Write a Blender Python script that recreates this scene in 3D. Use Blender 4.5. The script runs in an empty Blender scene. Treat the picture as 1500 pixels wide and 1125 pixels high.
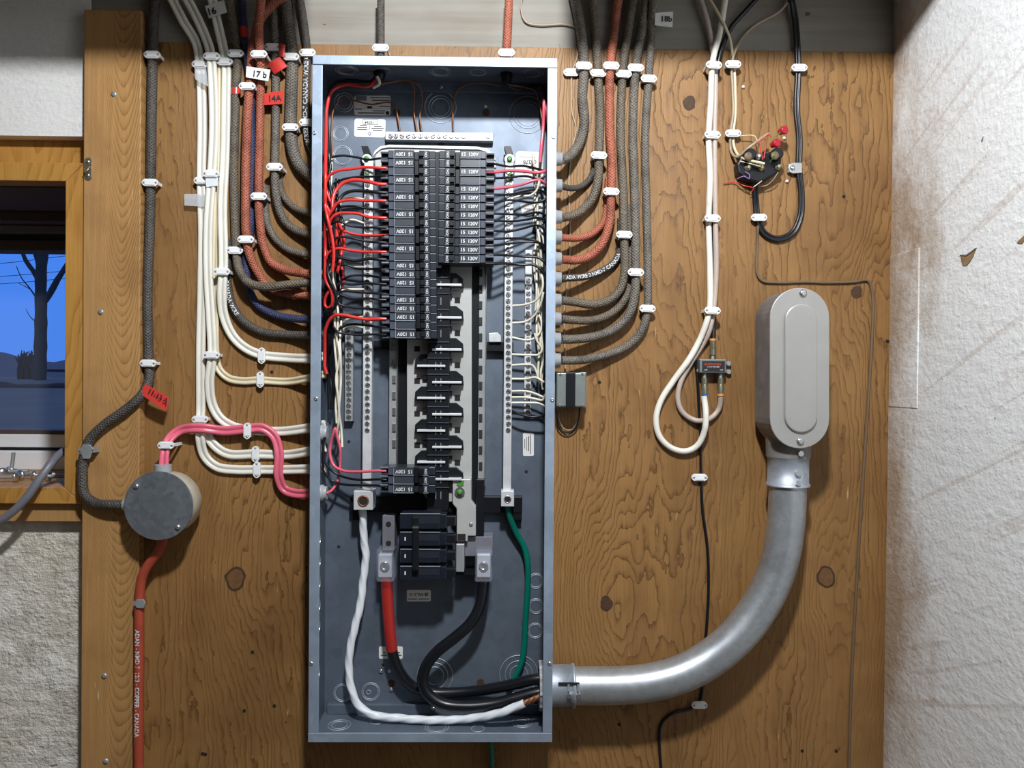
import bpy, bmesh, math, random
from mathutils import Vector, Matrix
random.seed(7)
# ------------------------------------------------------------------ camera, world, lights, exposure
SC = bpy.context.scene
COL = SC.collection
F = 1083.0; D = 1.18; ZC = 1.45
YAW, PITCH, ROLL = 0.01572, -0.00497, -0.00745
_cy, _sy, _cp, _sp, _cr, _sr = (math.cos(YAW), math.sin(YAW), math.cos(PITCH), math.sin(PITCH), math.cos(ROLL), math.sin(ROLL))
CM = (Matrix(((_cy, _sy, 0), (-_sy, _cy, 0), (0, 0, 1))) @ Matrix(((1, 0, 0), (0, _cp, -_sp), (0, _sp, _cp)))
      @ Matrix(((_cr, 0, _sr), (0, 1, 0), (-_sr, 0, _cr))))
CAMPOS = Vector((0, -D, ZC))
cam = bpy.data.cameras.new('camera'); cam.sensor_width = 36; cam.lens = 36 * F / 1500; cam.clip_start = .02; cam.clip_end = 2000
camo = bpy.data.objects.new('camera', cam); COL.objects.link(camo)
r_, f_, u_ = CM.col[0], CM.col[1], CM.col[2]
camo.matrix_world = Matrix(((r_.x, u_.x, -f_.x, 0), (r_.y, u_.y, -f_.y, -D), (r_.z, u_.z, -f_.z, ZC), (0, 0, 0, 1)))
SC.camera = camo

def P(px, py, h=0.0):
    """point of the photograph at height h off the plywood wall (wall is y=0, room is y<0)"""
    d = CM @ Vector(((px - 750) / F, 1, (562.5 - py) / F))
    return CAMPOS + d * ((D - h) / d.y)

SC.view_settings.view_transform = 'Standard'; SC.view_settings.look = 'None'
SC.view_settings.gamma = 1; SC.view_settings.use_curve_mapping = False
SC.view_settings.exposure = 0.0

w = bpy.data.worlds.new('dusk'); SC.world = w; w.use_nodes = True
nt = w.node_tree; nt.nodes.clear()
o = nt.nodes.new('ShaderNodeOutputWorld'); bg = nt.nodes.new('ShaderNodeBackground')
tc = nt.nodes.new('ShaderNodeTexCoord'); sep = nt.nodes.new('ShaderNodeSeparateXYZ'); rp = nt.nodes.new('ShaderNodeValToRGB')
nz = nt.nodes.new('ShaderNodeTexNoise'); nz.inputs['Scale'].default_value = 3
mp = nt.nodes.new('ShaderNodeMapping'); mp.inputs['Scale'].default_value = (1, 1, 9)
ad = nt.nodes.new('ShaderNodeMath'); ad.operation = 'MULTIPLY_ADD'; ad.inputs[1].default_value = .12
nt.links.new(tc.outputs['Generated'], sep.inputs[0]); nt.links.new(tc.outputs['Generated'], mp.inputs[0])
nt.links.new(mp.outputs[0], nz.inputs[0]); nt.links.new(nz.outputs[0], ad.inputs[0]); nt.links.new(sep.outputs[2], ad.inputs[2])
nt.links.new(ad.outputs[0], rp.inputs[0]); nt.links.new(rp.outputs[0], bg.inputs[0]); nt.links.new(bg.outputs[0], o.inputs[0])
rp.color_ramp.elements[0].position = 0.04; rp.color_ramp.elements[0].color = (.065, .20, .62, 1)
rp.color_ramp.elements[1].position = 0.30; rp.color_ramp.elements[1].color = (.045, .20, .78, 1)
_e = rp.color_ramp.elements.new(.75); _e.color = (.16, .26, .52, 1)
bg.inputs[1].default_value = 1.3

def area(name, loc, target, size, power, color, shape='DISK'):
    l = bpy.data.lights.new(name, 'AREA'); l.shape = shape; l.size = size; l.energy = power; l.color = color
    ob = bpy.data.objects.new(name, l); COL.objects.link(ob); ob.location = loc
    ob.rotation_euler = (Vector(target) - Vector(loc)).to_track_quat('-Z', 'Y').to_euler()
    return ob
area('ceiling_lamp_light', (0.05, -1.0, ZC + .885), (0.05, -.1, ZC - .2), .10, 25, (.96, .98, 1))
area('rear_lamp_light', (.2, -2.6, ZC + .98), (0, -1.6, ZC - .4), .5, 2.0, (.84, .93, 1))  # added unseen fill light, softly brightens the room from behind the camera

# ------------------------------------------------------------------ material helpers
class NT:
    def __init__(s, name):
        s.m = bpy.data.materials.new(name); s.m.use_nodes = True; s.t = s.m.node_tree; s.t.nodes.clear()
        s.out = s.n('ShaderNodeOutputMaterial'); s.b = s.n('ShaderNodeBsdfPrincipled'); s.l(s.b.outputs[0], s.out.inputs[0])
    def n(s, k, **kw):
        x = s.t.nodes.new(k)
        for a, v in kw.items(): setattr(x, a, v)
        return x
    def l(s, a, b): s.t.links.new(a, b)
    def put(s, sock, v):
        if isinstance(v, (int, float)): sock.default_value = v
        elif isinstance(v, tuple): sock.default_value = v
        else: s.l(v, sock)
    def math(s, op, a, b=0.0, c=0.0):
        x = s.n('ShaderNodeMath', operation=op); s.put(x.inputs[0], a); s.put(x.inputs[1], b); s.put(x.inputs[2], c); return x.outputs[0]
    def noise(s, vec, scale, detail=3.0, rough=.55):
        x = s.n('ShaderNodeTexNoise'); s.l(vec, x.inputs['Vector']); x.inputs['Scale'].default_value = scale
        x.inputs['Detail'].default_value = detail; x.inputs['Roughness'].default_value = rough; return x.outputs[0]
    def scale(s, vec, sc, loc=(0, 0, 0)):
        x = s.n('ShaderNodeMapping'); s.l(vec, x.inputs[0]); x.inputs['Scale'].default_value = sc; x.inputs['Location'].default_value = loc; return x.outputs[0]
    def mix(s, fac, a, b, mode='MIX'):
        x = s.n('ShaderNodeMix', data_type='RGBA', blend_type=mode); s.put(x.inputs[0], fac)
        for k, v in ((6, a), (7, b)):
            s.put(x.inputs[k], v + (1,) if isinstance(v, tuple) and len(v) == 3 else v)
        return x.outputs[2]
    def ramp(s, v, stops):
        x = s.n('ShaderNodeValToRGB'); s.l(v, x.inputs[0]); e = x.color_ramp.elements
        while len(e) < len(stops): e.new(.5)
        for k, (p, c) in enumerate(stops):
            e[k].position = p; e[k].color = (c + (1,)) if isinstance(c, tuple) else (c, c, c, 1)
        return x.outputs[0]
    def tilt(s, v):
        x = s.n('ShaderNodeMapping'); s.l(v, x.inputs[0]); x.inputs['Rotation'].default_value = (.42, 0, 0); return x.outputs[0]
    def pos(s): return s.n('ShaderNodeNewGeometry').outputs['Position']
    def obj(s): return s.n('ShaderNodeTexCoord').outputs['Object']
    def xyz(s, v):
        x = s.n('ShaderNodeSeparateXYZ'); s.l(v, x.inputs[0]); return x.outputs
    def bump(s, hgt, strength=.3, dist=.001):
        x = s.n('ShaderNodeBump'); s.l(hgt, x.inputs['Height']); x.inputs['Strength'].default_value = strength
        x.inputs['Distance'].default_value = dist; s.l(x.outputs[0], s.b.inputs['Normal'])
    def fin(s, color=None, rough=.5, metal=0.0, spec=None):
        if color is not None: s.put(s.b.inputs['Base Color'], color + (1,) if isinstance(color, tuple) and len(color) == 3 else color)
        s.put(s.b.inputs['Roughness'], rough); s.put(s.b.inputs['Metallic'], metal)
        if spec is not None: s.b.inputs['Specular IOR Level'].default_value = spec
        return s.m

def plain(name, c, rough=.5, metal=0.0, var=.15, scale=60, bump=0.0, spec=None):
    t = NT(name); n = t.noise(t.obj(), scale)
    f = t.math('MULTIPLY_ADD', n, 2 * var, 1 - var)
    x = t.n('ShaderNodeVectorMath', operation='SCALE'); x.inputs[0].default_value = c; t.l(f, x.inputs[3])
    if bump: t.bump(n, bump, .001)
    return t.fin(x.outputs[0], rough, metal, spec)

def braid(name, c1, c2, fleck=.35, rough=.55):
    t = NT(name); uv = t.n('ShaderNodeUVMap').outputs[0]; s = t.xyz(uv)
    a = t.math('MULTIPLY', s[0], 2 * math.pi * 7); b = t.math('MULTIPLY', s[1], 2 * math.pi / .0046)
    w1 = t.math('SINE', t.math('ADD', a, b)); w2 = t.math('SINE', t.math('SUBTRACT', a, b))
    wv = t.math('MULTIPLY_ADD', t.math('MAXIMUM', w1, w2), .5, .5)
    n1 = t.noise(t.pos(), 300, 2); n2 = t.noise(t.pos(), 30, 3)
    col = t.mix(wv, c2, c1)
    col = t.mix(t.ramp(n1, [(.52, 0.0), (.72, fleck)]), col, tuple(min(1, x * 2.1 + .05) for x in c1))
    col = t.mix(t.ramp(n2, [(.50, 0.0), (.75, .6)]), col, tuple(x * .35 for x in c2))
    t.bump(t.math('ADD', wv, t.math('MULTIPLY', n1, 1.5)), .65, .0013)
    return t.fin(col, rough, 0)

def plywood():
    t = NT('plywood'); p = t.pos(); x, y, z = t.xyz(p)
    n1 = t.noise(t.scale(p, (2.3, 1, .62)), 1.0, 2, .5); n2 = t.noise(t.scale(p, (11, 1, 2.2)), 1.0, 3, .6)
    n3 = t.noise(t.scale(p, (45, 1, 26)), 1.0, 3, .6)
    g = t.math('MULTIPLY_ADD', x, 92, t.math('MULTIPLY_ADD', n1, 44, t.math('MULTIPLY_ADD', n2, 12, t.math('MULTIPLY', n3, 1.6))))
    for (kx, ky, amp, rx, rz) in KNOTS:
        c = P(kx, ky, 0)
        dx = t.math('DIVIDE', t.math('SUBTRACT', x, c.x), rx); dz = t.math('DIVIDE', t.math('SUBTRACT', z, c.z), rz)
        r2 = t.math('ADD', t.math('MULTIPLY', dx, dx), t.math('MULTIPLY', dz, dz))
        g = t.math('ADD', g, t.math('MULTIPLY', t.math('EXPONENT', t.math('MULTIPLY', r2, -1)), amp))
    fr = t.math('FRACT', g)
    line = t.math('ADD', t.math('MULTIPLY', t.math('POWER', fr, 6), .85), t.math('MULTIPLY', t.math('POWER', fr, 2), .2))
    patch = t.ramp(t.noise(t.scale(p, (6, 1, 1.3), (3, 0, 1)), 1.0, 3), [(.34, .22), (.56, 1.0)])
    line = t.math('MULTIPLY', line, patch)
    fib = t.noise(t.scale(p, (420, 1, 12)), 1.0, 4, .65)
    col = t.mix(line, (.275, .142, .047), (.070, .026, .007))
    col = t.mix(t.ramp(fib, [(.42, 0.0), (.72, .5)]), col, (.36, .205, .078))
    streak = t.noise(t.scale(p, (30, 1, 1.1)), 1.0, 3)
    col = t.mix(t.ramp(streak, [(.5, 0.0), (.75, .45)]), col, (.16, .074, .023))
    blot = t.noise(p, 4, 4, .6)
    col = t.mix(t.ramp(blot, [(.46, 0.0), (.72, .6)]), col, (.105, .046, .014))
    dark = t.noise(t.scale(p, (70, 1, 34)), 1.0, 2)
    col = t.mix(t.ramp(dark, [(.74, 0.0), (.775, .75)]), col, (.04, .02, .010))
    pale = t.noise(t.scale(p, (160, 1, 20), (5, 0, 9)), 1.0, 2)
    col = t.mix(t.ramp(pale, [(.735, 0.0), (.77, .6)]), col, (.55, .39, .22))
    t.bump(t.math('ADD', t.math('MULTIPLY', line, -.8), fib), .4, .0012)
    return t.fin(col, .5, 0, .35)

def board_wood(name, c1, c2, xc, zc, freq=38, k=34, pale=.6):
    t = NT(name); p = t.pos(); x, y, z = t.xyz(p)
    n = t.noise(t.scale(p, (14, 3, 3)), 1.0, 3)
    dx = t.math('SUBTRACT', x, xc)
    g = t.math('SUBTRACT', t.math('SUBTRACT', z, zc), t.math('MULTIPLY', t.math('MULTIPLY', dx, dx), k * 2.6))
    n5 = t.noise(t.scale(p, (5, 1, 1.6)), 1.0, 2)
    g = t.math('MULTIPLY_ADD', g, freq, t.math('MULTIPLY_ADD', n, 4.0, t.math('MULTIPLY', n5, 16)))
    fr = t.math('POWER', t.math('FRACT', t.math('MULTIPLY', g, -1)), 3)
    fib = t.noise(t.scale(p, (380, 30, 10)), 1.0, 3)
    col = t.mix(t.math('MULTIPLY', fr, .75), c1, c2)
    col = t.mix(t.ramp(fib, [(.4, 0.0), (.75, .4)]), col, tuple(min(1, a * 1.35) for a in c1))
    mk = t.noise(t.scale(p, (150, 9, 13)), 1.0, 2)
    col = t.mix(t.ramp(mk, [(.735, 0.0), (.755, pale)]), col, (.8, .66, .46))
    col = t.mix(t.ramp(t.noise(p, 9, 3), [(.5, 0.0), (.8, .45)]), col, tuple(a * .5 for a in c2))
    t.bump(t.math('ADD', fr, fib), .3, .001)
    return t.fin(col, .5, 0, .35)

def foam(name, base=(.74, .73, .70), edge=None):
    t = NT(name); p = t.pos(); x, y, z = t.xyz(p)
    n1 = t.noise(p, 120, 4, .6); n2 = t.noise(t.scale(p, (30, 30, 70)), 1.0, 3); st = t.noise(t.scale(p, (7, 7, 3.5)), 1.0, 4, .65)
    col = t.mix(t.ramp(n1, [(.3, .35), (.6, 0.0)]), base, tuple(a * .80 for a in base))
    if edge is not None:      # brown staining creeping out of the corner
        prox = t.math('SUBTRACT', 1.0, t.math('MULTIPLY', t.math('ABSOLUTE', y), 6.0))
        m = t.math('MULTIPLY', t.math('MAXIMUM', prox, 0.0), 1.0)
        m = t.math('ADD', t.math('MULTIPLY', m, .40), t.math('MULTIPLY_ADD', t.noise(p, 90, 4, .7), .25, t.math('SUBTRACT', st, .125)))
        col = t.mix(t.ramp(m, [(.62, 0.0), (.92, .8)]), col, (.34, .21, .10))
        str_ = t.noise(t.scale(t.tilt(p), (3, 3, 75)), 1.0, 2)
        col = t.mix(t.ramp(str_, [(.60, 0.0), (.68, .30)]), col, (.42, .31, .22))
    else:
        col = t.mix(t.ramp(st, [(.55, 0.0), (.8, .5)]), col, (.40, .31, .22))
    pit = t.noise(p, 75, 2)
    col = t.mix(t.ramp(pit, [(.74, 0.0), (.78, .6)]), col, (.22, .16, .10))
    t.bump(t.math('ADD', t.math('MULTIPLY', n1, .8), n2), .6, .0028)
    return t.fin(col, .45, 0, .4)

def beam_wood():
    t = NT('weathered_beam'); p = t.pos()
    n1 = t.noise(t.scale(p, (2.2, 8, 60)), 1.0, 4, .6); n2 = t.noise(t.scale(p, (5, 5, 9)), 1.0, 3); n3 = t.noise(t.scale(p, (26, 26, 60)), 1.0, 2)
    col = t.mix(n1, (.17, .155, .13), (.36, .345, .31)); col = t.mix(t.ramp(n2, [(.5, 0.0), (.75, .5)]), col, (.17, .13, .085))
    col = t.mix(t.ramp(n3, [(.73, 0.0), (.77, .8)]), col, (.05, .04, .03)); t.bump(n1, .3, .001)
    return t.fin(col, .7, 0, .3)

def concrete():
    t = NT('concrete'); p = t.pos()
    n1 = t.noise(p, 24, 7, .68); n2 = t.noise(p, 5, 3); n3 = t.noise(t.scale(p, (22, 1, 60)), 1.0, 3, .6)
    col = t.mix(t.ramp(n1, [(.32, 0.0), (.62, 1.0)]), (.55, .51, .43), (.88, .86, .79)); col = t.mix(t.ramp(n2, [(.4, 0.0), (.7, .6)]), col, (.72, .64, .51))
    col = t.mix(t.ramp(n3, [(.68, 0.0), (.73, .8)]), col, (.10, .08, .065))
    col = t.mix(t.ramp(t.noise(p, 60, 3), [(.64, 0.0), (.70, .7)]), col, (.85, .83, .77))
    t.bump(t.math('ADD', t.math('MULTIPLY', n1, 1.5), t.math('MULTIPLY', n3, -.6)), 1.0, .009)
    return t.fin(col, .85)

def galv(name, c=(.42, .46, .51), rough=.36, metal=.85, spangle=0.25, scale=70):
    t = NT(name); p = t.obj(); v = t.n('ShaderNodeTexVoronoi'); t.l(p, v.inputs['Vector']); v.inputs['Scale'].default_value = scale
    s = t.xyz(v.outputs['Color']); n = t.noise(p, 18, 4)
    f = t.math('MULTIPLY_ADD', s[0], spangle, 1 - spangle / 2); f = t.math('MULTIPLY', f, t.math('MULTIPLY_ADD', n, .4, .8))
    x = t.n('ShaderNodeVectorMath', operation='SCALE'); x.inputs[0].default_value = c; t.l(f, x.inputs[3])
    r = t.math('MULTIPLY_ADD', n, .22, rough - .1)
    return t.fin(x.outputs[0], r, metal)

KNOTS = [(345, 848, 7, .07, .16), (888, 884, 7, .06, .13), (1210, 845, 6, .05, .11), (1010, 151, 4, .05, .09), (1255, 428, 4, .04, .08),
         (600, 990, 5, .06, .2), (1000, 620, -4, .07, .25), (300, 420, -4, .05, .25), (930, 230, 4, .06, .3)]
M = {}
M['ply'] = plywood()
pb = P(165, 300, .019)
M['board'] = board_wood('fir_board', (.42, .235, .088), (.17, .07, .02), P(183, 0, .019).x, pb.z, 58, 40)
M['casing'] = board_wood('varnished_casing', (.46, .235, .055), (.29, .125, .022), -.9, pb.z, 12, 3, .1)
M['beam'] = beam_wood()
M['foam'] = foam('foam_board', (.80, .80, .78)); M['foam_r'] = foam('foam_board_stained', (.88, .90, .91), True)
M['conc'] = concrete()
M['stain'] = plain('torn_foam', (.30, .19, .09), .8, 0, .5, 90)
M['room'] = plain('room_shell', (.20, .17, .14), .8)
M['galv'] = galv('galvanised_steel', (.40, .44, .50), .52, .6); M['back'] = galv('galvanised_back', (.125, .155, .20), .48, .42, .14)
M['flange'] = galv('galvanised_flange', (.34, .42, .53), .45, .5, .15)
M['lid'] = galv('galvanised_lid', (.17, .19, .21), .5, .5, .3, 130); M['emt'] = galv('emt_pipe', (.44, .47, .50), .40, .75, .15, 140)
M['cast'] = galv('cast_aluminium', (.23, .215, .21), .6, .35, .3, 60); M['cover'] = plain('cover_grey', (.36, .355, .34), .42, .25, .10, 25)
M['alu'] = galv('tin_plated_bar', (.62, .64, .66), .42, .3, .1); M['steel'] = plain('bright_steel', (.62, .62, .62), .26, .9)
M['dirty_alu'] = galv('dull_bar', (.40, .42, .43), .42, .5, .1)
M['brass'] = plain('brass', (.55, .45, .24), .35, .8); M['copper'] = plain('copper', (.22, .095, .045), .45, .6)
M['black'] = plain('black_plastic', (.007, .008, .011), .4, 0, .15, 60, 0, .3); M['brk'] = plain('breaker_plastic', (.019, .023, .032), .3, 0, .2, 80)
M['brk2'] = plain('breaker_face', (.060, .070, .095), .3, 0, .25, 120); M['label'] = plain('breaker_label', (.040, .046, .060), .35)
M['mbrk'] = plain('main_breaker_plastic', (.012, .015, .024), .25)
M['rim'] = plain('rim_highlight', (.34, .38, .45), .3)  # pale colour stands in for highlights along the breaker edges
M['pan'] = plain('pan_grey', (.44, .45, .44), .45, .2, .12, 40); M['ink'] = plain('ink', (.012, .012, .015), .6)
M['white'] = plain('white_plastic', (.80, .81, .82), .4, 0, .05); M['paper'] = plain('paper', (.72, .72, .70), .6, 0, .06)
M['print'] = plain('white_print', (.62, .64, .66), .5); M['redprint'] = plain('red_print', (.55, .04, .02), .5)
M['nmd'] = plain('white_nmd', (.74, .72, .64), .38, 0, .14, 14); M['nmdc'] = plain('cream_nmd', (.66, .58, .40), .38, 0, .14, 14)
M['pink'] = plain('pink_nmd', (.70, .13, .20), .36, 0, .1, 20)
M['wred'] = plain('red_wire', (.60, .035, .03), .3, 0, .12); M['wpink'] = plain('pink_wire', (.72, .12, .17), .3, 0, .1)
M['wblk'] = plain('black_wire', (.006, .007, .010), .33); M['wwht'] = plain('white_wire', (.72, .68, .56), .35, 0, .12)
M['grn'] = plain('green_wire', (.0, .15, .105), .33, 0, .1); M['tape_r'] = plain('red_tape', (.62, .05, .04), .33, 0, .08)
M['cable_red_tape'] = plain('red_phase_tape', (.36, .022, .018), .36, 0, .1, 40); M['wtape'] = plain('white_tape', (.72, .76, .80), .4, 0, .06)
M['bgrey'] = braid('braid_grey', (.17, .15, .125), (.050, .042, .034)); M['bbrn'] = braid('braid_brown', (.155, .128, .095), (.05, .038, .028))
M['bred'] = braid('braid_red', (.42, .125, .070), (.17, .040, .025), .3); M['bblu'] = braid('braid_blue', (.035, .045, .12), (.010, .014, .045), .15)
M['bdark'] = braid('braid_dark', (.085, .075, .065), (.025, .022, .020), .3)
M['rcab'] = plain('red_round_cable', (.36, .06, .03), .45, 0, .3, 50); M['tan'] = plain('tan_wire', (.36, .28, .19), .4, 0, .15)
M['coaxt'] = plain('taupe_coax', (.46, .37, .32), .4, 0, .1); M['coaxw'] = plain('white_coax', (.76, .74, .66), .38, 0, .1, 14)
M['brnw'] = plain('brown_wire', (.15, .10, .06), .5); M['gcab'] = plain('grey_cable', (.16, .16, .19), .42)
M['conn'] = plain('grey_pvc', (.33, .35, .37), .42, 0, .06); M['cream'] = plain('dirty_cream', (.50, .45, .36), .6, 0, .3, 30, .3)
M['orange'] = plain('orange_band', (.70, .28, .08), .45); M['blue'] = plain('blue_band', (.02, .10, .42), .45)
M['olive'] = plain('dull_connector', (.36, .35, .25), .32, .8); M['xfm'] = plain('transformer_plate', (.22, .25, .24), .45, .5)
M['vinyl'] = plain('white_vinyl', (.86, .88, .92), .4, 0, .04); M['dark'] = plain('dark_frame', (.085, .062, .046), .65)
M['hole'] = plain('dark_hole', (.012, .010, .009), .9); M['knot'] = plain('knot', (.06, .028, .011), .7, 0, .5, 130, .5)
M['knotl'] = plain('knot_heart', (.15, .072, .025), .65, 0, .45, 90, .5)
M['bark'] = plain('bark', (.035, .035, .035), .9, 0, .5, 8, .6); M['snow'] = plain('frosted_field', (.13, .105, .075), .9, 0, .5, .9)
M['hill'] = plain('far_hills', (.13, .12, .13), 1, 0, .15, .01); M['twig'] = plain('twigs', (.03, .025, .025), .9)
M['purple'] = plain('violet_wire', (.25, .16, .40), .4); M['green_s'] = plain('green_paint', (.06, .22, .035), .4)
def clear(name, c, fac, rough=.08):
    t = NT(name); tr = t.n('ShaderNodeBsdfTransparent'); tr.inputs[0].default_value = c + (1,); mx = t.n('ShaderNodeMixShader'); mx.inputs[0].default_value = fac
    t.fin((.75, .78, .85), rough, 0); t.l(tr.outputs[0], mx.inputs[1]); t.l(t.b.outputs[0], mx.inputs[2]); t.l(mx.outputs[0], t.out.inputs[0]); return t.m
M['clear'] = clear('clear_plastic', (.88, .89, .96), .13, .05); M['tape_c'] = clear('clear_tape', (.95, .95, .93), .38, .25)
M['glass'] = clear('window_glass', (.96, .97, 1), .035, .02); M['redcap'] = clear('red_gel_cap', (.9, .35, .4), .7, .2)
M['redcap'].node_tree.nodes['Principled BSDF'].inputs['Base Color'].default_value = (.55, .02, .05, 1)

# ------------------------------------------------------------------ mesh helpers
def link(o, parent=None, label=None, cat=None, group=None, kind=None):
    COL.objects.link(o)
    if parent: o.parent = parent
    if label: o['label'] = label
    if cat: o['category'] = cat
    if group: o['group'] = group
    if kind: o['kind'] = kind
    return o
def thing(name, label, cat, loc=(0, 0, 0), group=None, kind=None):
    o = bpy.data.objects.new(name, None); o.empty_display_size = .02; o.location = loc
    return link(o, None, label, cat, group, kind)
class MB:
    def __init__(s): s.v = []; s.f = []; s.sm = []; s.uv = None
    def add(s, vs, fs, smooth=False):
        b = len(s.v); s.v += [tuple(p) for p in vs]
        for f in fs: s.f.append(tuple(b + i for i in f)); s.sm.append(smooth)
        return s
    def box(s, x0, x1, y0, y1, z0, z1):
        return s.add([(x, y, z) for x in (x0, x1) for y in (y0, y1) for z in (z0, z1)],
                     [(0, 1, 3, 2), (4, 6, 7, 5), (0, 4, 5, 1), (2, 3, 7, 6), (0, 2, 6, 4), (1, 5, 7, 3)])
    def pbox(s, px0, py0, px1, py1, h0, h1):
        """axis-aligned box whose front face (at height h1 off the wall) spans these photo points"""
        c = P((px0 + px1) / 2, (py0 + py1) / 2, h1); k = (D - h1) / F
        dx = (px1 - px0) * k / 2; dz = (py1 - py0) * k / 2
        return s.box(c.x - dx, c.x + dx, -h1, -h0, c.z - dz, c.z + dz)
    def prism(s, poly, h0, h1):
        """poly: world (x,z) outline; extruded from h0 to h1"""
        n = len(poly); vs = [(x, -h1, z) for x, z in poly] + [(x, -h0, z) for x, z in poly]
        return s.add(vs, [tuple(range(n)), tuple(range(2 * n - 1, n - 1, -1))] + [(i, i + n, (i + 1) % n + n, (i + 1) % n) for i in range(n)])
    def pprism(s, pts, h0, h1): return s.prism([(q.x, q.z) for q in (P(a, b, h1) for a, b in pts)], h0, h1)
    def cyl(s, a, b, r, n=16, r2=None):
        a = Vector(a); b = Vector(b); d = (b - a).normalized(); r2 = r if r2 is None else r2
        u = d.orthogonal().normalized(); v = d.cross(u); vs = []
        for c, rr in ((a, r), (b, r2)):
            vs += [c + (u * math.cos(2 * math.pi * i / n) + v * math.sin(2 * math.pi * i / n)) * rr for i in range(n)]
        s.add(vs, [(i, (i + 1) % n, (i + 1) % n + n, i + n) for i in range(n)], True)
        return s.add(vs, [tuple(range(n - 1, -1, -1)), tuple(range(n, 2 * n))])
    def lathe(s, a, axis, prof, n=20):
        """prof: list of (distance along axis, radius)"""
        a = Vector(a); d = Vector(axis).normalized(); u = d.orthogonal().normalized(); v = d.cross(u); vs = []; fs = []
        for t, r in prof: vs += [a + d * t + (u * math.cos(2 * math.pi * i / n) + v * math.sin(2 * math.pi * i / n)) * r for i in range(n)]
        for k in range(len(prof) - 1): fs += [(k * n + i, k * n + (i + 1) % n, (k + 1) * n + (i + 1) % n, (k + 1) * n + i) for i in range(n)]
        s.add(vs, fs, True); m = len(prof) - 1
        return s.add(vs, [tuple(range(n - 1, -1, -1)), tuple(range(m * n, m * n + n))])
    def ring(s, c, axis, R, r, n=28, m=6):
        c = Vector(c); d = Vector(axis).normalized(); u = d.orthogonal().normalized(); v = d.cross(u); vs = []; fs = []
        for i in range(n):
            a = 2 * math.pi * i / n; e = u * math.cos(a) + v * math.sin(a)
            vs += [c + e * (R + r * math.cos(2 * math.pi * j / m)) + d * r * math.sin(2 * math.pi * j / m) for j in range(m)]
        for i in range(n):
            for j in range(m): fs.append((i * m + j, ((i + 1) % n) * m + j, ((i + 1) % n) * m + (j + 1) % m, i * m + (j + 1) % m))
        return s.add(vs, fs, True)
    def sweep(s, pts, prof, twist=0.0):
        """pts: world points (already smooth); prof: list of (a,b): a across, b away from the wall"""
        n = len(prof); vs = []; fs = []; uvs = []; L = 0; N = Vector((0, -1, 0)); side_prev = None
        for i, p in enumerate(pts):
            t = (pts[min(i + 1, len(pts) - 1)] - pts[max(i - 1, 0)]).normalized()
            sd = t.cross(N)
            if sd.length < .25 and side_prev is not None: sd = side_prev - t * side_prev.dot(t)
            if sd.length < 1e-6: sd = t.orthogonal()
            sd.normalize()
            if side_prev is not None and sd.dot(side_prev) < -.2: sd = -sd
            side_prev = sd; up = sd.cross(t).normalized()
            if i: L += (p - pts[i - 1]).length
            ca, sa = math.cos(twist * L), math.sin(twist * L)
            for j, (a, b) in enumerate(prof):
                a2, b2 = a * ca - b * sa, a * sa + b * ca
                vs.append(p + sd * a2 + up * b2); uvs.append((j / n, L))
        if s.uv is None: s.uv = {}
        b0 = len(s.f)
        for i in range(len(pts) - 1):
            for j in range(n):
                fs.append((i * n + j, i * n + (j + 1) % n, (i + 1) * n + (j + 1) % n, (i + 1) * n + j))
                s.uv[b0 + len(fs) - 1] = [(j / n, uvs[i * n][1]), ((j + 1) / n, uvs[i * n][1]), ((j + 1) / n, uvs[(i + 1) * n][1]), (j / n, uvs[(i + 1) * n][1])]
        s.add(vs, fs, True); k = (len(pts) - 1) * n
        return s.add(vs, [tuple(range(n - 1, -1, -1)), tuple(range(k, k + n))])
    def mesh(s, name):
        m = bpy.data.meshes.new(name); m.from_pydata(s.v, [], s.f); m.polygons.foreach_set('use_smooth', s.sm)
        if s.uv is not None:
            ul = m.uv_layers.new(name='UVMap')
            for p in m.polygons:
                q = s.uv.get(p.index)
                if q:
                    for k, li in enumerate(p.loop_indices): ul.data[li].uv = q[k]
        bm = bmesh.new(); bm.from_mesh(m); bmesh.ops.recalc_face_normals(bm, faces=bm.faces); bm.to_mesh(m); bm.free()
        return m
    def build(s, name, mat, parent=None, label=None, cat=None, group=None, kind=None, bevel=0, loc=None):
        o = bpy.data.objects.new(name, s.mesh(name)); o.data.materials.append(M[mat] if isinstance(mat, str) else mat)
        if bevel:
            b = o.modifiers.new('bevel', 'BEVEL'); b.width = bevel; b.segments = 2; b.limit_method = 'ANGLE'; b.angle_limit = .7
        link(o, parent, label, cat, group, kind)
        if parent and loc is None: o.matrix_parent_inverse = Matrix.Translation(-parent.location)
        if loc is not None: o.location = loc
        return o
def share(mesh, name, parent=None, loc=(0, 0, 0), rot=None, abs_=True, **kw):
    o = bpy.data.objects.new(name, mesh); link(o, parent, **kw); o.location = loc
    if rot: o.rotation_euler = rot
    if parent and abs_: o.matrix_parent_inverse = Matrix.Translation(-parent.location)
    return o
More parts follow.
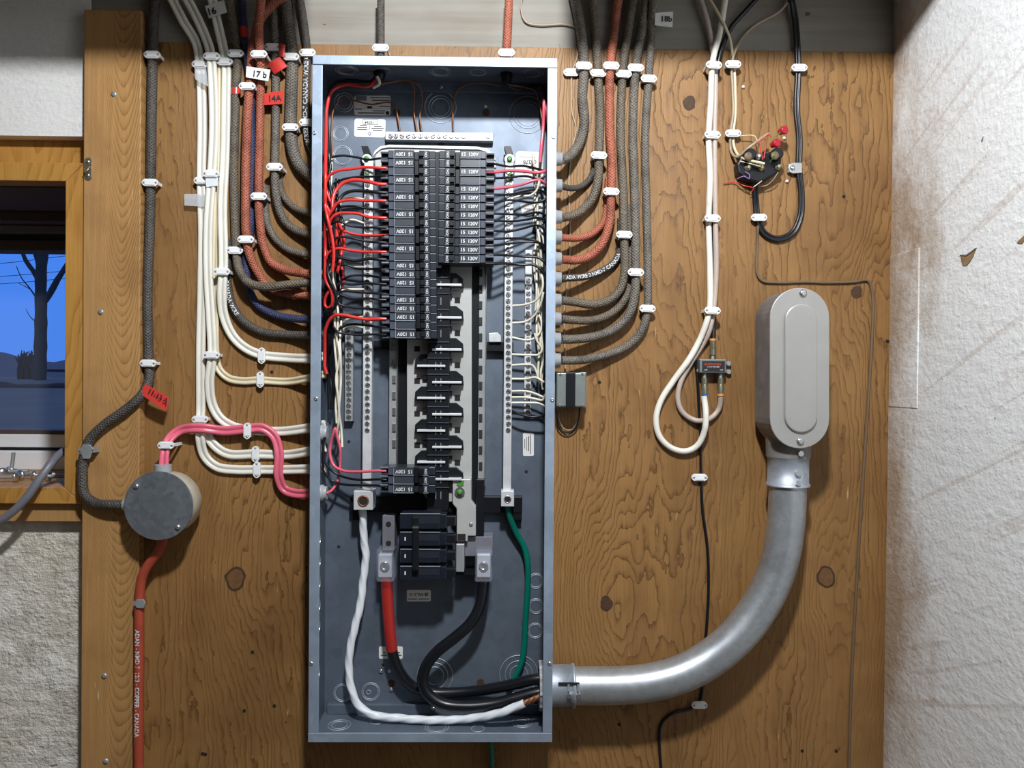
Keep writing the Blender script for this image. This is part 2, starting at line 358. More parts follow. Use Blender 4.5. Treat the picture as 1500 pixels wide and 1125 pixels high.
def spline(pts, step=.004):
    """centripetal Catmull-Rom through world points, evenly resampled"""
    q = [pts[0] * 2 - pts[1]] + list(pts) + [pts[-1] * 2 - pts[-2]]; out = []
    for i in range(1, len(q) - 2):
        a, b, c, d = q[i - 1], q[i], q[i + 1], q[i + 2]
        t0 = 0; t1 = t0 + max((b - a).length, 1e-5) ** .5; t2 = t1 + max((c - b).length, 1e-5) ** .5; t3 = t2 + max((d - c).length, 1e-5) ** .5
        m = max(2, int((c - b).length / step))
        for k in range(m):
            t = t1 + (t2 - t1) * k / m
            A1 = a * ((t1 - t) / (t1 - t0)) + b * ((t - t0) / (t1 - t0)); A2 = b * ((t2 - t) / (t2 - t1)) + c * ((t - t1) / (t2 - t1)); A3 = c * ((t3 - t) / (t3 - t2)) + d * ((t - t2) / (t3 - t2))
            B1 = A1 * ((t2 - t) / (t2 - t0)) + A2 * ((t - t0) / (t2 - t0)); B2 = A2 * ((t3 - t) / (t3 - t1)) + A3 * ((t - t1) / (t3 - t1))
            out.append(B1 * ((t2 - t) / (t2 - t1)) + B2 * ((t - t1) / (t2 - t1)))
    out.append(pts[-1].copy()); return out
def path(pts, h): return spline([P(p[0], p[1], p[2] if len(p) > 2 else h) for p in pts])
def circ(r, n=12): return [(r * math.cos(2 * math.pi * i / n), r * math.sin(2 * math.pi * i / n)) for i in range(n)]
def flat(wd, th):
    """twin flat cable: two lobes with a shallow valley between"""
    r = th / 2; a = wd / 2 - r; out = []
    for i in range(7): t = -math.pi / 2 + math.pi * i / 6; out.append((a + r * math.cos(t), r * math.sin(t)))
    out.append((r * .35, r * .62)); out.append((0, r * .30)); out.append((-r * .35, r * .62))
    for i in range(7): t = math.pi / 2 + math.pi * i / 6; out.append((-a + r * math.cos(t), r * math.sin(t)))
    out.append((0, -r * .62)); return out
def text_mesh(s, size, align='CENTER'):
    c = bpy.data.curves.new('t', 'FONT'); c.body = s; c.size = size; c.align_x = align; c.align_y = 'CENTER'; c.resolution_u = 2; c.offset = size * .02
    o = bpy.data.objects.new('t', c); m = bpy.data.meshes.new_from_object(o)
    bpy.data.objects.remove(o); return m
def flat_text(s, px, py, h, size, mat, parent, rot=0, name='print'):
    """flat lettering facing the room at a photo point; rot is clockwise as seen"""
    m = text_mesh(s, size); m.materials.append(M[mat]); c = P(px, py, h)
    R = Matrix.Rotation(math.radians(-rot), 4, 'Z'); m.transform(Matrix.Translation(c) @ Matrix.Rotation(math.pi / 2, 4, 'X') @ R)
    o = bpy.data.objects.new(name, m); link(o, parent); o.matrix_parent_inverse = Matrix.Translation(-parent.location) if parent else Matrix()
    return o
def wrap_text(s, pts, start, size, r, mat, parent, reverse=False, ang=0.0):
    """lettering wrapped on a cable: along its run from distance start"""
    m = text_mesh(s, size, 'LEFT'); m.materials.append(M[mat]); q = pts[::-1] if reverse else pts
    Ls = [0]
    for i in range(1, len(q)): Ls.append(Ls[-1] + (q[i] - q[i - 1]).length)
    N = Vector((0, -1, 0))
    for v in m.vertices:
        t = start + v.co.x; k = 0
        while k < len(Ls) - 2 and Ls[k + 1] < t: k += 1
        a = (t - Ls[k]) / max(1e-6, Ls[k + 1] - Ls[k]); p = q[k].lerp(q[k + 1], min(1, max(0, a))); tg = (q[k + 1] - q[k]).normalized()
        sd = N.cross(tg).normalized() * -1; up = sd.cross(tg).normalized()
        if up.y > 0: up = -up
        sd = up.cross(tg)
        th = v.co.y / r + ang; v.co = p + (sd * math.sin(th) + up * math.cos(th)) * (r + .0004)
    o = bpy.data.objects.new('print', m); link(o, parent)
    return o
LAID = {}; CELL = .016
def lanes(q, r, prof):
    """circles standing in for the cross-section at every point: one for a round cable, three across a flat one"""
    if r > 0 or prof is None: return [[(p, r)] for p in q]
    hw = max(a for a, b in prof); th = max(b for a, b in prof); out = []
    if hw - th < .001: return [[(p, hw)] for p in q]
    for i, p in enumerate(q):
        t = (q[min(i + 1, len(q) - 1)] - q[max(i - 1, 0)]).normalized(); sd = t.cross(Vector((0, -1, 0)))
        sd = sd.normalized() if sd.length > 1e-4 else Vector((1, 0, 0)); out.append([(p + sd * k * (hw - th), th) for k in (-1, 0, 1)])
    return out
def near(p):
    k = (int(p.x // CELL), int(p.y // CELL), int(p.z // CELL))
    for i in (-1, 0, 1):
        for j in (-1, 0, 1):
            for l in (-1, 0, 1): yield from LAID.get((k[0] + i, k[1] + j, k[2] + l), ())
def lay(q, r, prof):
    for ring in lanes(q, r, prof):
        for p, rr in ring: LAID.setdefault((int(p.x // CELL), int(p.y // CELL), int(p.z // CELL)), []).append((p.copy(), rr))
def settle(q, r, prof):
    """lift a cable over the ones already laid, so that they rest on each other instead of cutting through"""
    n = len(q); up = [(CAMPOS - p).normalized() for p in q]; L = [0.0] * n
    for it in range(5):
        hit = False
        for i, ring in enumerate(lanes([p + u * l for p, u, l in zip(q, up, L)], r, prof)):
            add = 0.0
            while add < .03 and any((p + up[i] * add - a).length < rr + ra + .0003 for p, rr in ring for a, ra in near(p + up[i] * add)): add += .0006
            if add: L[i] += add; hit = True
        if not hit: break
        D_ = [max(L[max(0, i - 1):i + 2]) for i in range(n)]
        for i in range(1, n): D_[i] = max(D_[i], D_[i - 1] - .0016)
        for i in range(n - 2, -1, -1): D_[i] = max(D_[i], D_[i + 1] - .0016)
        for _ in range(3): D_ = [max(D_[i], (D_[max(0, i - 1)] + D_[min(n - 1, i + 1)]) / 2) for i in range(n)]
        L = D_
    return [p + u * l for p, u, l in zip(q, up, L)]
def top_at(px, py, rad=.011):
    """how far the cables laid at a photo point stand off the wall"""
    best = 0.0
    for lst in LAID.values():
        for p, rr in lst:
            h = -p.y
            if h < .06:
                c = P(px, py, h)
                if abs(c.x - p.x) < rad and abs(c.z - p.z) < .006: best = max(best, h + rr)
    return best
def cable(name, pts, r, mat, label, cat='cable', h=None, prof=None, group=None, twist=0, inside=False):
    q = path(pts, r + .0006 if h is None else h)
    if inside:      # panel wiring stays clear of the box sides
        for p in q: p.x = min(max(p.x, BXL + .0018 + r), BXR - .0018 - r); p.y = min(p.y, -.0030 - r)
    if cat not in ('conductor', 'conduit'): q = settle(q, r, prof if r == 0 else None)
    lay(q, r, prof if r == 0 else None)
    b = MB().sweep(q, prof or circ(r), twist); o = b.build(name, mat, None, label, cat, group); return o, q

# ------------------------------------------------------------------ the setting
XR = P(1303, 500, 0).x; BXL, BXR = -.2774, .0799; BZ0, BZ1 = ZC - .531, ZC + .471; BH = .095
XP0 = P(121, 500, .019).x; XP1 = P(204.5, 500, .019).x
ZB = P(750, 69, 0).z
XW = -1.55; YR = -3.4
MB().box(XP0 + .01, XR + .03, 0, .018, 0, ZB).build('wall_back', 'ply', None, kind='structure')
wallply = bpy.data.objects['wall_back']
MB().box(XP0 - .0008, XR + .03, .002, .05, ZB + .001, ZC + 1.05).build('trim_1', 'beam', None, 'pale weathered beam above the plywood', kind='structure')
MB().box(XP0, XP1, -.019, .0, 0, P(160, 14, .019).z).build('trim_2', 'board', None, 'knotty fir board beside the window', kind='structure', bevel=.0015)
# concrete below the window, header and foam above it
WX1 = P(95, 450, .012).x; WZ0 = P(60, 714, .012).z; WZ1 = P(60, 265, .012).z
HC = -.02
b = MB().box(XW, XP0 + .009, .02, .30, 0, WZ0 - .012); b.build('wall_left', 'conc', None, 'rough concrete wall below the window', kind='structure')
MB().box(XW, XP0 - .001, .0, .30, P(60, 199, 0).z, ZC + 1.05).build('wall_front', 'foam', None, 'white foam insulation above the window', kind='structure')
MB().box(XW, XP0 - .001, .022, .03, WZ1 + .02, P(60, 199, 0).z - .0005).build('trim_3', 'casing', None, 'rough header board above the window casing', kind='structure')
MB().box(XW, XP0 - .001, .0, .019, WZ0 - .055, WZ0 - .024).build('trim_4', M['board'], None, 'dark wooden rail under the window sill', kind='structure')
# right foam wall in three sheets, the lower ones a little proud
zA = P(1300, 376, 0).z; zB2 = P(1300, 596, 0).z
XT, XB_ = P(1309, 100, 0).x, P(1297, 900, 0).x      # the sheet leans in a little towards the floor
zt, zb = ZC + 1.05, 0.0; kx_ = (XT - XB_) / (P(1309, 100, 0).z - P(1297, 900, 0).z); xa = XT + kx_ * (zt - P(1309, 100, 0).z); xb = XB_ + kx_ * (zb - P(1297, 900, 0).z)
wr = MB().add([(xb, YR, zb), (xb, .01, zb), (xa, .01, zt), (xa, YR, zt), (XR + .09, YR, zb), (XR + .09, .01, zb), (XR + .09, .01, zt), (XR + .09, YR, zt)],
              [(0, 1, 2, 3), (7, 6, 5, 4), (0, 4, 5, 1), (1, 5, 6, 2), (2, 6, 7, 3), (3, 7, 4, 0)]).build('wall_right', 'foam_r', None, 'stained white foam board wall', kind='structure')
MB().box(xb + kx_ * zA - .0022, XR + .03, -.083, -.0005, zB2, zA).build('foam_patch', 'foam_r', wr, bevel=.0015)
def gouge(pts, mat, th=.0010):
    """shallow torn flake on the right foam wall; pts are (distance from the corner, z)"""
    n = len(pts); vs = [(xb + kx_ * z - th, -y, z) for y, z in pts] + [(xb + kx_ * z + .002, -y, z) for y, z in pts]
    MB().add(vs, [tuple(range(n)), tuple(range(2 * n - 1, n - 1, -1))] + [(i, i + n, (i + 1) % n + n, (i + 1) % n) for i in range(n)]).build('gouge', mat, wr)
gouge([(.182, ZC + .1735), (.196, ZC + .171), (.214, ZC + .1765), (.209, ZC + .169), (.203, ZC + .163), (.196, ZC + .159), (.188, ZC + .160), (.184, ZC + .167)], 'stain')
gouge([(.180, ZC + .176), (.196, ZC + .1735), (.216, ZC + .179), (.206, ZC + .1745), (.194, ZC + .1715)], 'gcab', .0016)
gouge([(.292, ZC + .172), (.305, ZC + .178), (.312, ZC + .176), (.300, ZC + .169)], 'stain')
gouge([(.222, ZC + .318), (.226, ZC + .322), (.224, ZC + .316)], 'gcab')
MB().box(XW, XR + .08, YR, .30, -.05, 0).build('floor', 'room', None, kind='structure')
MB().box(XW, XR + .08, YR, .30, ZC + 1.05, ZC + 1.1).build('ceiling', 'room', None, kind='structure')
MB().box(XW, XR + .08, YR - .05, YR, 0, ZC + 1.1).build('wall_rear', 'room', None, kind='structure')
MB().box(XW - .05, XW, YR, .30, 0, ZC + 1.1).build('wall_side', 'room', None, kind='structure')
MB().box(XW, -.225, -.29, -.25, ZC + .604, ZC + 1.05).build('trim_5', 'beam', None, 'ceiling joist near the window end of the wall', kind='structure')
MB().box(.088, XR + .03, -.29, -.25, ZC + .622, ZC + 1.05).build('trim_6', 'beam', None, 'ceiling joist near the foam wall', kind='structure')
# window
win = thing('window_1', None, None, (P(0, 500, 0).x, 0, WZ0), kind='structure')
cz0, cz1 = P(60, 738, .012).z, P(60, 238, .012).z; cx1 = P(122.5, 450, .012).x
wb = .012
def quad_prism(pts, y0, y1):
    return MB().prism(pts, -y1, -y0)
quad_prism([(XW, cz1), (cx1 - .001, cz1), (WX1, WZ1), (XW, WZ1)], -wb, .022).build('head_casing', 'casing', win, bevel=.0012)
quad_prism([(XW, WZ0), (WX1, WZ0), (cx1, cz0), (XW, cz0)], -wb, .02).build('sill_casing', 'casing', win, bevel=.0012)
quad_prism([(WX1, WZ1), (cx1, cz1), (cx1, cz0), (WX1, WZ0)], -wb, .02).build('side_casing', 'casing', win, bevel=.0012)
HW = .23
MB().box(XW, WX1, -.010, HW, WZ0 - .012, WZ0 - .001).build('sill', 'casing', win)
MB().box(WX1, WX1 + .03, .02, .30, WZ0, WZ1).build('jamb', 'casing', win)
MB().box(XW, WX1, .03, .30, WZ1, WZ1 + .03).build('head_jamb', 'dark', win)
def wz(py, h): return P(40, py, h).z
MB().box(XW, WX1, HW - .015, HW + .05, WZ0 - .001, wz(661, -HW + .015)).build('lower_frame', 'vinyl', win, bevel=.002)
MB().box(XW, WX1, HW + .004, HW + .05, wz(661, -HW), wz(655, -HW)).build('gasket', 'ink', win)
MB().box(XW, WX1, HW - .004, HW + .05, wz(655, -HW), wz(636, -HW)).build('sash_rail', 'vinyl', win, bevel=.002)
MB().box(XW, WX1, HW - .001, HW + .05, wz(635.5, -HW), wz(630, -HW)).build('glazing_bead', 'dark', win)
MB().box(XW, WX1, HW - .03, HW + .05, wz(330, -HW), WZ1).build('blind_cassette', 'dark', win, bevel=.003)
MB().box(XW, WX1, HW - .006, HW + .05, wz(342, -HW), wz(331, -HW)).build('sash_head', M['gcab'], win, bevel=.001)
MB().box(XW, WX1, HW + .012, HW + .05, wz(352, -HW), wz(342, -HW)).build('shadow_gap', 'ink', win)
MB().box(XW, WX1, HW + .002, HW + .05, wz(366, -HW), wz(352, -HW)).build('upper_frame', 'dark', win)
MB().box(XW, WX1, HW + .02, HW + .024, wz(632, -HW), wz(360, -HW)).build('pane', 'glass', win)
# knots in the plywood
for kx, ky, rp_, two in ((345, 848, 16, 1), (888, 884, 10, 0), (1210, 845, 15, 1), (1010, 151, 10, 0), (1255, 428, 9, 0)):
    c = P(kx, ky, 0); r = rp_ * D / F
    pts = [(c.x + r * (1 + .10 * math.sin(3 * a + kx) + .05 * math.sin(7 * a)) * math.cos(a) * .92, c.z + r * (1 + .08 * math.sin(2 * a + ky)) * math.sin(a) * 1.1) for a in [2 * math.pi * i / 26 for i in range(26)]]
    k = MB().prism(pts, -.003, .0004).build('knot', 'knot', wallply)
    pts2 = [(c.x + (x - c.x) * .76, c.z + (z - c.z) * .80) for x, z in pts]
    MB().prism(pts2, -.003, .0007).build('knot_heart', 'knotl' if two else 'knot', k)
for hx, hy in ((1236, 288), (301, 1105), (297, 1104), (402, 1034), (370, 955), (398, 545), (358, 1041), (1175, 1100), (1225, 1100), (907, 1061), (878, 560), (1300, 500)):
    c = P(hx, hy, 0); MB().cyl(c + Vector((0, -.0006, 0)), c + Vector((0, .004, 0)), .0028, 9).build('nail_hole', 'hole', wallply)
wt2 = bpy.data.objects['trim_2']
for nx, ny in ((167, 138), (148, 457), (153, 990), (155, 1115)):
    c = P(nx, ny, .019); MB().lathe(c + Vector((0, .001, 0)), (0, -1, 0), [(0, .0045), (.0022, .0042), (.0028, .002)], 14).build('nail', 'dirty_alu', wt2)
# brass strike hook on the board
hk = thing('window_hook_plate', 'small slotted metal keeper plate screwed to the fir board', 'hook', P(129, 247, .019))
pts = [(129 + 5.5 * math.cos(a), 247 + (11 if math.sin(a) > 0 else -11) + 5.5 * math.sin(a)) for a in [2 * math.pi * i / 24 for i in range(24)]]
MB().pprism(pts, .0195, .021).build('plate', 'olive', hk, bevel=.0004)
for yy in (237, 257): c = P(129, yy, .021); MB().lathe(c, (0, -1, 0), [(0, .003), (.0012, .0026), (.0016, .001)], 12).build('screw', 'steel', hk)
MB().sweep(path([(131, 244), (130, 246, .026), (127, 251, .028), (123, 247, .026)], .021), circ(.0009, 8)).build('hook', 'brass', hk)

# ------------------------------------------------------------------ cable clips
def make_clip():
    hx = [(-.0130, 0), (-.0115, .0032), (-.0085, .0056), (.0085, .0056), (.0115, .0032), (.0130, 0), (.0115, -.0032), (.0085, -.0056), (-.0085, -.0056), (-.0115, -.0032)]
    bm = MB().prism(hx, 0, .0034)
    bm.box(-.0075, .0075, -.0046, -.0032, -.0040, .0040)
    nl = MB()
    for sx in (-1, 1): nl.lathe((sx * .0094, -.0033, 0), (0, -1, 0), [(0, .0019), (.0007, .0018), (.001, .0008)], 10)
    return bm.mesh('saddle'), nl.mesh('nail')
CLIP, NAIL = make_clip(); CLIP.materials.append(M['white']); NAIL.materials.append(M['dirty_alu'])
LEG = {}
def clip(px, py, hgt, what, rot=0, scale=1.0, mat=None):
    """white two-nail clip whose plate sits hgt off the wall"""
    hgt = max(top_at(px, py, .0075) + .0002, .004) if hgt < .04 else hgt
    c = P(px, py, hgt); label = 'white plastic two-nail cable clip over ' + what
    o = thing('cable_clip', label, 'cable clip', c, 'cable clips over ' + what)
    R = (0, math.radians(rot), 0)
    o.rotation_euler = R; o.scale = (scale,) * 3
    a = share(CLIP, 'saddle', o, (0, 0, 0), None, False)
    share(NAIL, 'nail', o, (0, 0, 0), None, False)
    key = round(hgt, 4)
    if key not in LEG:
        LEG[key] = MB().box(-.0103, -.0080, 0, hgt, -.0024, .0024).box(.0080, .0103, 0, hgt, -.0024, .0024).mesh('foot'); LEG[key].materials.append(M['white'])
    share(LEG[key], 'foot', o, (0, 0, 0), None, False)
    return o

# ------------------------------------------------------------------ cables left of the panel
HE = .032          # height at which cables enter the box sides
def enter(pts): return pts
NP = flat(.0150, .0068); NPs = flat(.0125, .0062)
cable('grey_braided_cable', [(228, -12, .012), (225, 30, .010), (224, 81), (222, 180), (221, 268), (219, 350), (216, 440), (217, 490), (218, 532), (219, 553, .012), (209, 577, .024), (185, 599, .027), (152, 623, .027), (131, 645, .027), (123, 668, .027), (121, 700, .027), (124, 724, .027), (140, 737, .028), (160, 739, .034), (186, 739, .036)], .0074, 'bdark',
      'thick dark grey braided cable running beside the fir board into the round junction box', h=.0082)
for c in ((224, 81), (221, 268), (218, 532)): clip(*c, .0145, 'the dark grey braided cable by the fir board')
st = thing('metal_strap', 'grey metal strap over the braided cable on the fir board', 'cable strap', P(126, 661, .034))
MB().pprism([(117, 658), (121, 651), (131, 651), (136, 657), (131, 672), (121, 672)], .0335, .036).build('band', 'dirty_alu', st, bevel=.0006)
MB().pbox(114, 657, 119, 665, .019, .0350).pbox(132, 655, 138, 663, .019, .0350).build('foot', 'dirty_alu', st)
for c in ((117, 661), (135, 659)): q = P(*c, .035); MB().lathe(q, (0, -1, 0), [(0, .0022), (.001, .0016)], 10).build('nail', 'steel', st)

cable('white_flat_cable', [(318, 90), (318, 160), (317, 230), (317, 300), (315, 380), (315, 450), (316, 520), (321, 541), (335, 554), (355, 558), (380, 557), (420, 559), (452, 554, .022), (476, 548, HE)], 0, 'nmdc',
      'narrow cream flat cable turning into the panel above the pink cable', h=.0036, prof=NPs)
cable('white_flat_cable', [(302, 632, .0060), (306, 642), (318, 656), (335, 665), (375, 665), (420, 666), (452, 661, .022), (476, 655, HE)], 0, 'nmd',
      'white flat cable entering the panel second from the bottom under the pink cable', h=.0040, prof=NP)
o, q = cable('printed_cable', [(334, 350), (333, 405), (340, 445), (357, 470), (385, 486), (420, 490), (450, 491, .018), (476, 490, HE)], .0062, 'bdark',
      'dark brown cable with white lettering turning in below the blue one')
wrap_text('CANADA WIRE', q, .065, .0085, .0062, 'print', o)
_, QBLU = cable('blue_braided_cable', [(353, -12, .010), (359, 60), (366, 120), (369, 200), (368, 290), (366, 345), (361, 372), (361, 400), (366, 426), (378, 447), (402, 461), (436, 467, .018), (476, 467, HE)], .0062, 'bblu',
      'dark blue braided cable between the two red braided ones')
cable('grey_braided_cable', [(388, 272), (388, 295), (392, 328), (403, 349), (422, 365), (445, 372, .016), (476, 374, HE)], .0058, 'bgrey',
      'grey braided cable emerging from behind the red braided cable right of the blue one')
cable('grey_braided_cable', [(410, 238), (409, 264), (416, 288), (431, 304), (450, 311, .016), (476, 314, HE)], .0055, 'bbrn',
      'thin grey brown cable emerging from behind the one with red tape flags')
cable('white_flat_cable', [(247, -12, .012), (268, 30, .010), (287, 62), (293, 95), (296, 180), (295, 258), (297, 340), (296, 420), (294, 520), (294, 600), (293, 640), (300, 668), (318, 684), (345, 688), (378, 688), (420, 688, .008), (452, 687, .022), (476, 685, HE)], 0, 'nmd',
      'leftmost white flat cable, lowest of those turning into the panel', h=.0044, prof=NP)
cable('white_flat_cable', [(268, -12, .016), (288, 25, .014), (304, 62, .008), (309, 83, .0118), (313, 150, .0118), (313, 200, .0118), (310, 258, .0118), (305, 330, .0118), (305, 400, .0118), (309, 470, .0118), (311, 520, .0118), (307, 560, .009), (311, 592), (323, 613), (342, 625), (362, 629), (409, 632), (452, 627, .022), (476, 622, HE)], 0, 'nmd',
      'cream white flat cable entering the panel just below the pink cable clip', h=.0052, prof=NP)
cable('white_flat_cable', [(308, -12, .014), (320, 40, .012), (328, 75, .008), (331, 92), (331, 150), (330, 220), (326, 300), (327, 360, .012), (327, 398, .0175), (325, 430, .0165), (328, 462, .010), (341, 492), (360, 510), (384, 520), (420, 524), (452, 525, .022), (476, 522, HE)], 0, 'nmd',
      'bright white flat cable, highest of the white ones turning into the panel', h=.0052, prof=NP)
for px, py, wh, rr in ((294, 95, 'the leftmost white flat cable', 0), (311, 83, 'the cream white flat cable', 0), (330, 91, 'the bright white flat cable', 0),
                       (297, 265, 'the leftmost white flat cable', 0), (310, 255, 'the cream white flat cable', 0), (326, 398, 'the bright white flat cable', 0),
                       (311, 520, 'the cream white flat cable', 0), (294, 614, 'the leftmost white flat cable', 0), (384, 521, 'the bright white flat cable', 90),
                       (382, 556, 'the narrow cream flat cable', 90), (375, 665, 'the white flat cable under the pink one', 90), (377, 688, 'the leftmost white flat cable', 90)):
    clip(px, py, .0165 if 'cream white' in wh else .0215 if py == 398 else .0095, wh, rr)
def tag(name, label, pts, h0, h1, mat, text=None, tp=None, rot=0, size=.011, curl=0, cat='cable tag', pmat='ink'):
    """folded tape flag: quad in photo points standing between h0 and h1"""
    n = 8; a, b_, c, d = pts; hs = [h0 + (h1 - h0) * i / n + curl * math.sin(math.pi * i / n) for i in range(n + 1)]
    off = max(0.0, top_at((a[0] + c[0]) / 2, (a[1] + c[1]) / 2, .016) + .0009 - min(h0, h1)); hs = [x + off for x in hs]; h0 += off; h1 += off
    vs = []; fs = []
    for k in range(2):
        for i in range(n + 1):
            t = i / n; q1 = (a[0] + (b_[0] - a[0]) * t, a[1] + (b_[1] - a[1]) * t); q2 = (d[0] + (c[0] - d[0]) * t, d[1] + (c[1] - d[1]) * t)
            vs += [P(*q1, hs[i] - .0006 * k), P(*q2, hs[i] - .0006 * k)]
    m = 2 * (n + 1)
    for i in range(n):
        fs += [(2 * i, 2 * i + 1, 2 * i + 3, 2 * i + 2), (m + 2 * i, m + 2 * i + 2, m + 2 * i + 3, m + 2 * i + 1), (2 * i, 2 * i + 2, m + 2 * i + 2, m + 2 * i), (2 * i + 1, m + 2 * i + 1, m + 2 * i + 3, 2 * i + 3)]
    fs += [(0, m, m + 1, 1), (2 * n, 2 * n + 1, m + 2 * n + 1, m + 2 * n)]
    o = MB().add(vs, fs).build(name, mat, None, label, cat)
    if text: flat_text(text, tp[0], tp[1], max(h0, h1) + curl + .0008, size, pmat, o, rot, 'handwriting')
    return o
tag('tape_flag', 'clear tape flag stuck on the leftmost white cable', [(270, 284), (300, 284), (302, 303), (270, 301)], .010, .0105, 'tape_c')
tag('tape_flag', 'translucent folded tape around the leftmost white cable under its top clip', [(285, 100), (302, 100), (305, 127), (286, 116)], .011, .0125, 'tape_c')
tag('tape_patch', 'shiny white tape patch at the crossing of two white cables', [(300, 252), (320, 251), (319, 272), (302, 274)], .0125, .0128, 'wtape')

_, QB1 = cable('grey_braided_cable', [(334, -12, .020), (342, 40, .014), (348, 79), (346, 130), (343, 250), (345, 345), (346, 370, .010), (351, 396, .020), (364, 414, .028), (388, 420, .034), (430, 416, .036), (476, 411, .036)], .0066, 'bbrn',
      'grey brown braided cable crossing over the red and blue cables into the panel', h=.0075)
cable('red_braided_cable', [(425, -12, .034), (398, 8, .034), (380, 30, .031), (371, 62, .024), (367, 110), (362, 180), (360, 280), (361, 345), (366, 374, .015), (378, 400, .012), (392, 419, .010), (412, 428, .012), (440, 432, .022), (476, 434, HE)], .0068, 'bred',
      'faded red braided cable swinging across the others at the beam, left of the blue one', h=.0168)
cable('red_braided_cable', [(384, -12, .012), (379, 40, .010), (382, 90), (381, 180), (379, 288), (381, 328), (386, 360), (397, 384), (416, 395), (440, 400, .018), (476, 402, HE)], .0066, 'bred',
      'faded red braided cable right of the blue one', h=.0125)
cable('grey_braided_cable', [(399, -12, .012), (402, 40, .010), (404, 100), (404, 180, .012), (403, 245, .016), (404, 280, .014), (411, 312, .010), (424, 331), (444, 341, .014), (476, 344, HE)], .0064, 'bgrey',
      'grey braided cable with red tape flags, right of both red cables', h=.0078)
cable('grey_braided_cable', [(415, -12, .014), (423, 40, .012), (428, 84), (427, 140), (426, 187), (429, 218), (438, 241), (455, 257, .016), (478, 268, HE)], .0096, 'bgrey',
      'fattest grey braided cable left of the panel', h=.0102)
o, q = cable('printed_cable', [(438, -12, .012), (446, 40, .010), (450, 78), (449, 130), (449, 180), (452, 208), (463, 226, .016), (484, 235, HE)], .0062, 'bdark',
      'dark cable with white lettering touching the left edge of the panel')
wrap_text('WIRE2 NMD-7 CANADA WIRE C', q, .055, .0098, .0062, 'print', o, reverse=True)
for px, py, hh, wh in ((346, 79, .0135, 'the grey brown braided cable left of the red ones'), (345, 367, .0135, 'the grey brown braided cable left of the red ones'),
                       (363, 127, .0245, 'the red and blue braided cables'), (361, 351, .0245, 'the red and blue braided cables'),
                       (380, 80, .0195, 'the red braided cable right of the blue one'), (380, 288, .0195, 'the red braided cable right of the blue one'),
                       (400, 70, .0140, 'the grey cable with red tape flags'), (403, 245, .0230, 'the grey cable with red tape flags'),
                       (427, 84, .019, 'the fattest grey braided cable'), (426, 187, .019, 'the fattest grey braided cable'),
                       (451, 78, .0125, 'the dark printed cable at the panel edge'), (451, 180, .0125, 'the dark printed cable at the panel edge')):
    clip(px, py, hh, wh)
tag('cable_tag', 'white paper tag marked 17b on the red braided cable', [(361, 97), (396, 102), (393, 119), (360, 113)], .026, .0265, 'paper', '17 b', (380, 109), 6, .013)
tag('cable_tag', 'white paper tag marked 16 near the beam', [(300, 9), (328, 0), (333, 18), (306, 27)], .020, .021, 'paper', '16', (310, 17), -15, .015)
tag('cable_tag', 'red tape flag marked 14A on the grey cable', [(387, 137), (416, 132), (415, 152), (387, 154)], .018, .019, 'tape_r', '14A', (402, 144), -4, .0125)
tag('cable_tag', 'blank red tape flag folded over beside the grey cable', [(391, 93), (410, 83), (421, 97), (402, 109)], .017, .022, 'tape_r', curl=.004)
tag('cable_tag', 'short red tape tail above the blank red flag', [(408, 62), (418, 66), (417, 84), (409, 82)], .016, .020, 'tape_r', curl=.003)
tag('cable_tag', 'red tape flag marked 11-13 A on the thick grey braided cable', [(213, 562), (248, 582), (243, 602), (205, 577)], .030, .026, 'tape_r', '11-13 A', (231, 580), 30, .0105, curl=.002)
MB().sweep([p for p in QB1 if P(346, 142, .008).z < p.z < P(346, 127, .008).z], circ(.0072)).build('tape_wrap', 'tape_r', None, 'red tape wrapped around the grey brown braided cable', 'tape')
MB().sweep([p for p in QBLU if P(361, 56, .008).z < p.z < P(361, 37, .008).z], circ(.0068)).build('tape_wrap', 'tape_r', None, 'red tape wrapped around the blue braided cable by the beam', 'tape')

# pink flat cable and round junction box
cable('pink_flat_cable', [(240, 690, .036), (241, 665, .032), (248, 643, .022), (265, 630, .014), (295, 627, .014), (330, 631, .014), (362, 628, .014), (385, 627, .013), (402, 640, .011), (409, 665, .015), (408, 695, .016), (416, 716, .012), (435, 723, .016), (476, 719, HE)], 0, 'pink',
      'pink flat cable from the round junction box to the panel', prof=NP)
clip(244, 652, .0300, 'the pink flat cable'); clip(363, 631, .0185, 'the pink flat cable', 90)
LH = .062; JC = P(232, 741, LH)
jb = thing('junction_box', 'round grey metal junction box with galvanised lid on the fir board', 'junction box', (JC.x, -.019, JC.z))
MB().lathe((JC.x + .002, -.0195, JC.z), (0, -1, 0), [(0, .044), (.004, .0475), (.037, .0475), (.0405, .0465)], 40).build('body', 'cream', jb)
MB().lathe((JC.x, -.0600, JC.z), (0, -1, 0), [(0, .0515), (.0012, .0520), (.0022, .0512)], 56).build('lid', 'lid', jb)
for a, b in ((200, 712), (261, 772)):
    q = P(a, b, LH); MB().lathe(q, (0, -1, 0), [(0, .0040), (.002, .0040), (.0034, .0026), (.0038, .001)], 14).build('screw', 'steel', jb)
q = P(247, 708, LH); MB().lathe(q, (0, -1, 0), [(0, .0015), (.001, .0008)], 10).build('rivet', 'steel', jb)
q = P(239, 692, .040); MB().cyl(q + Vector((0, 0, -.012)), q + Vector((0, 0, .012)), .0125, 24).build('cable_connector', 'conn', jb)
q = P(184, 739, .036); MB().cyl(q + Vector((-.002, 0, 0)), q + Vector((.012, 0, 0)), .0095, 18).build('cable_bushing', 'dirty_alu', jb)
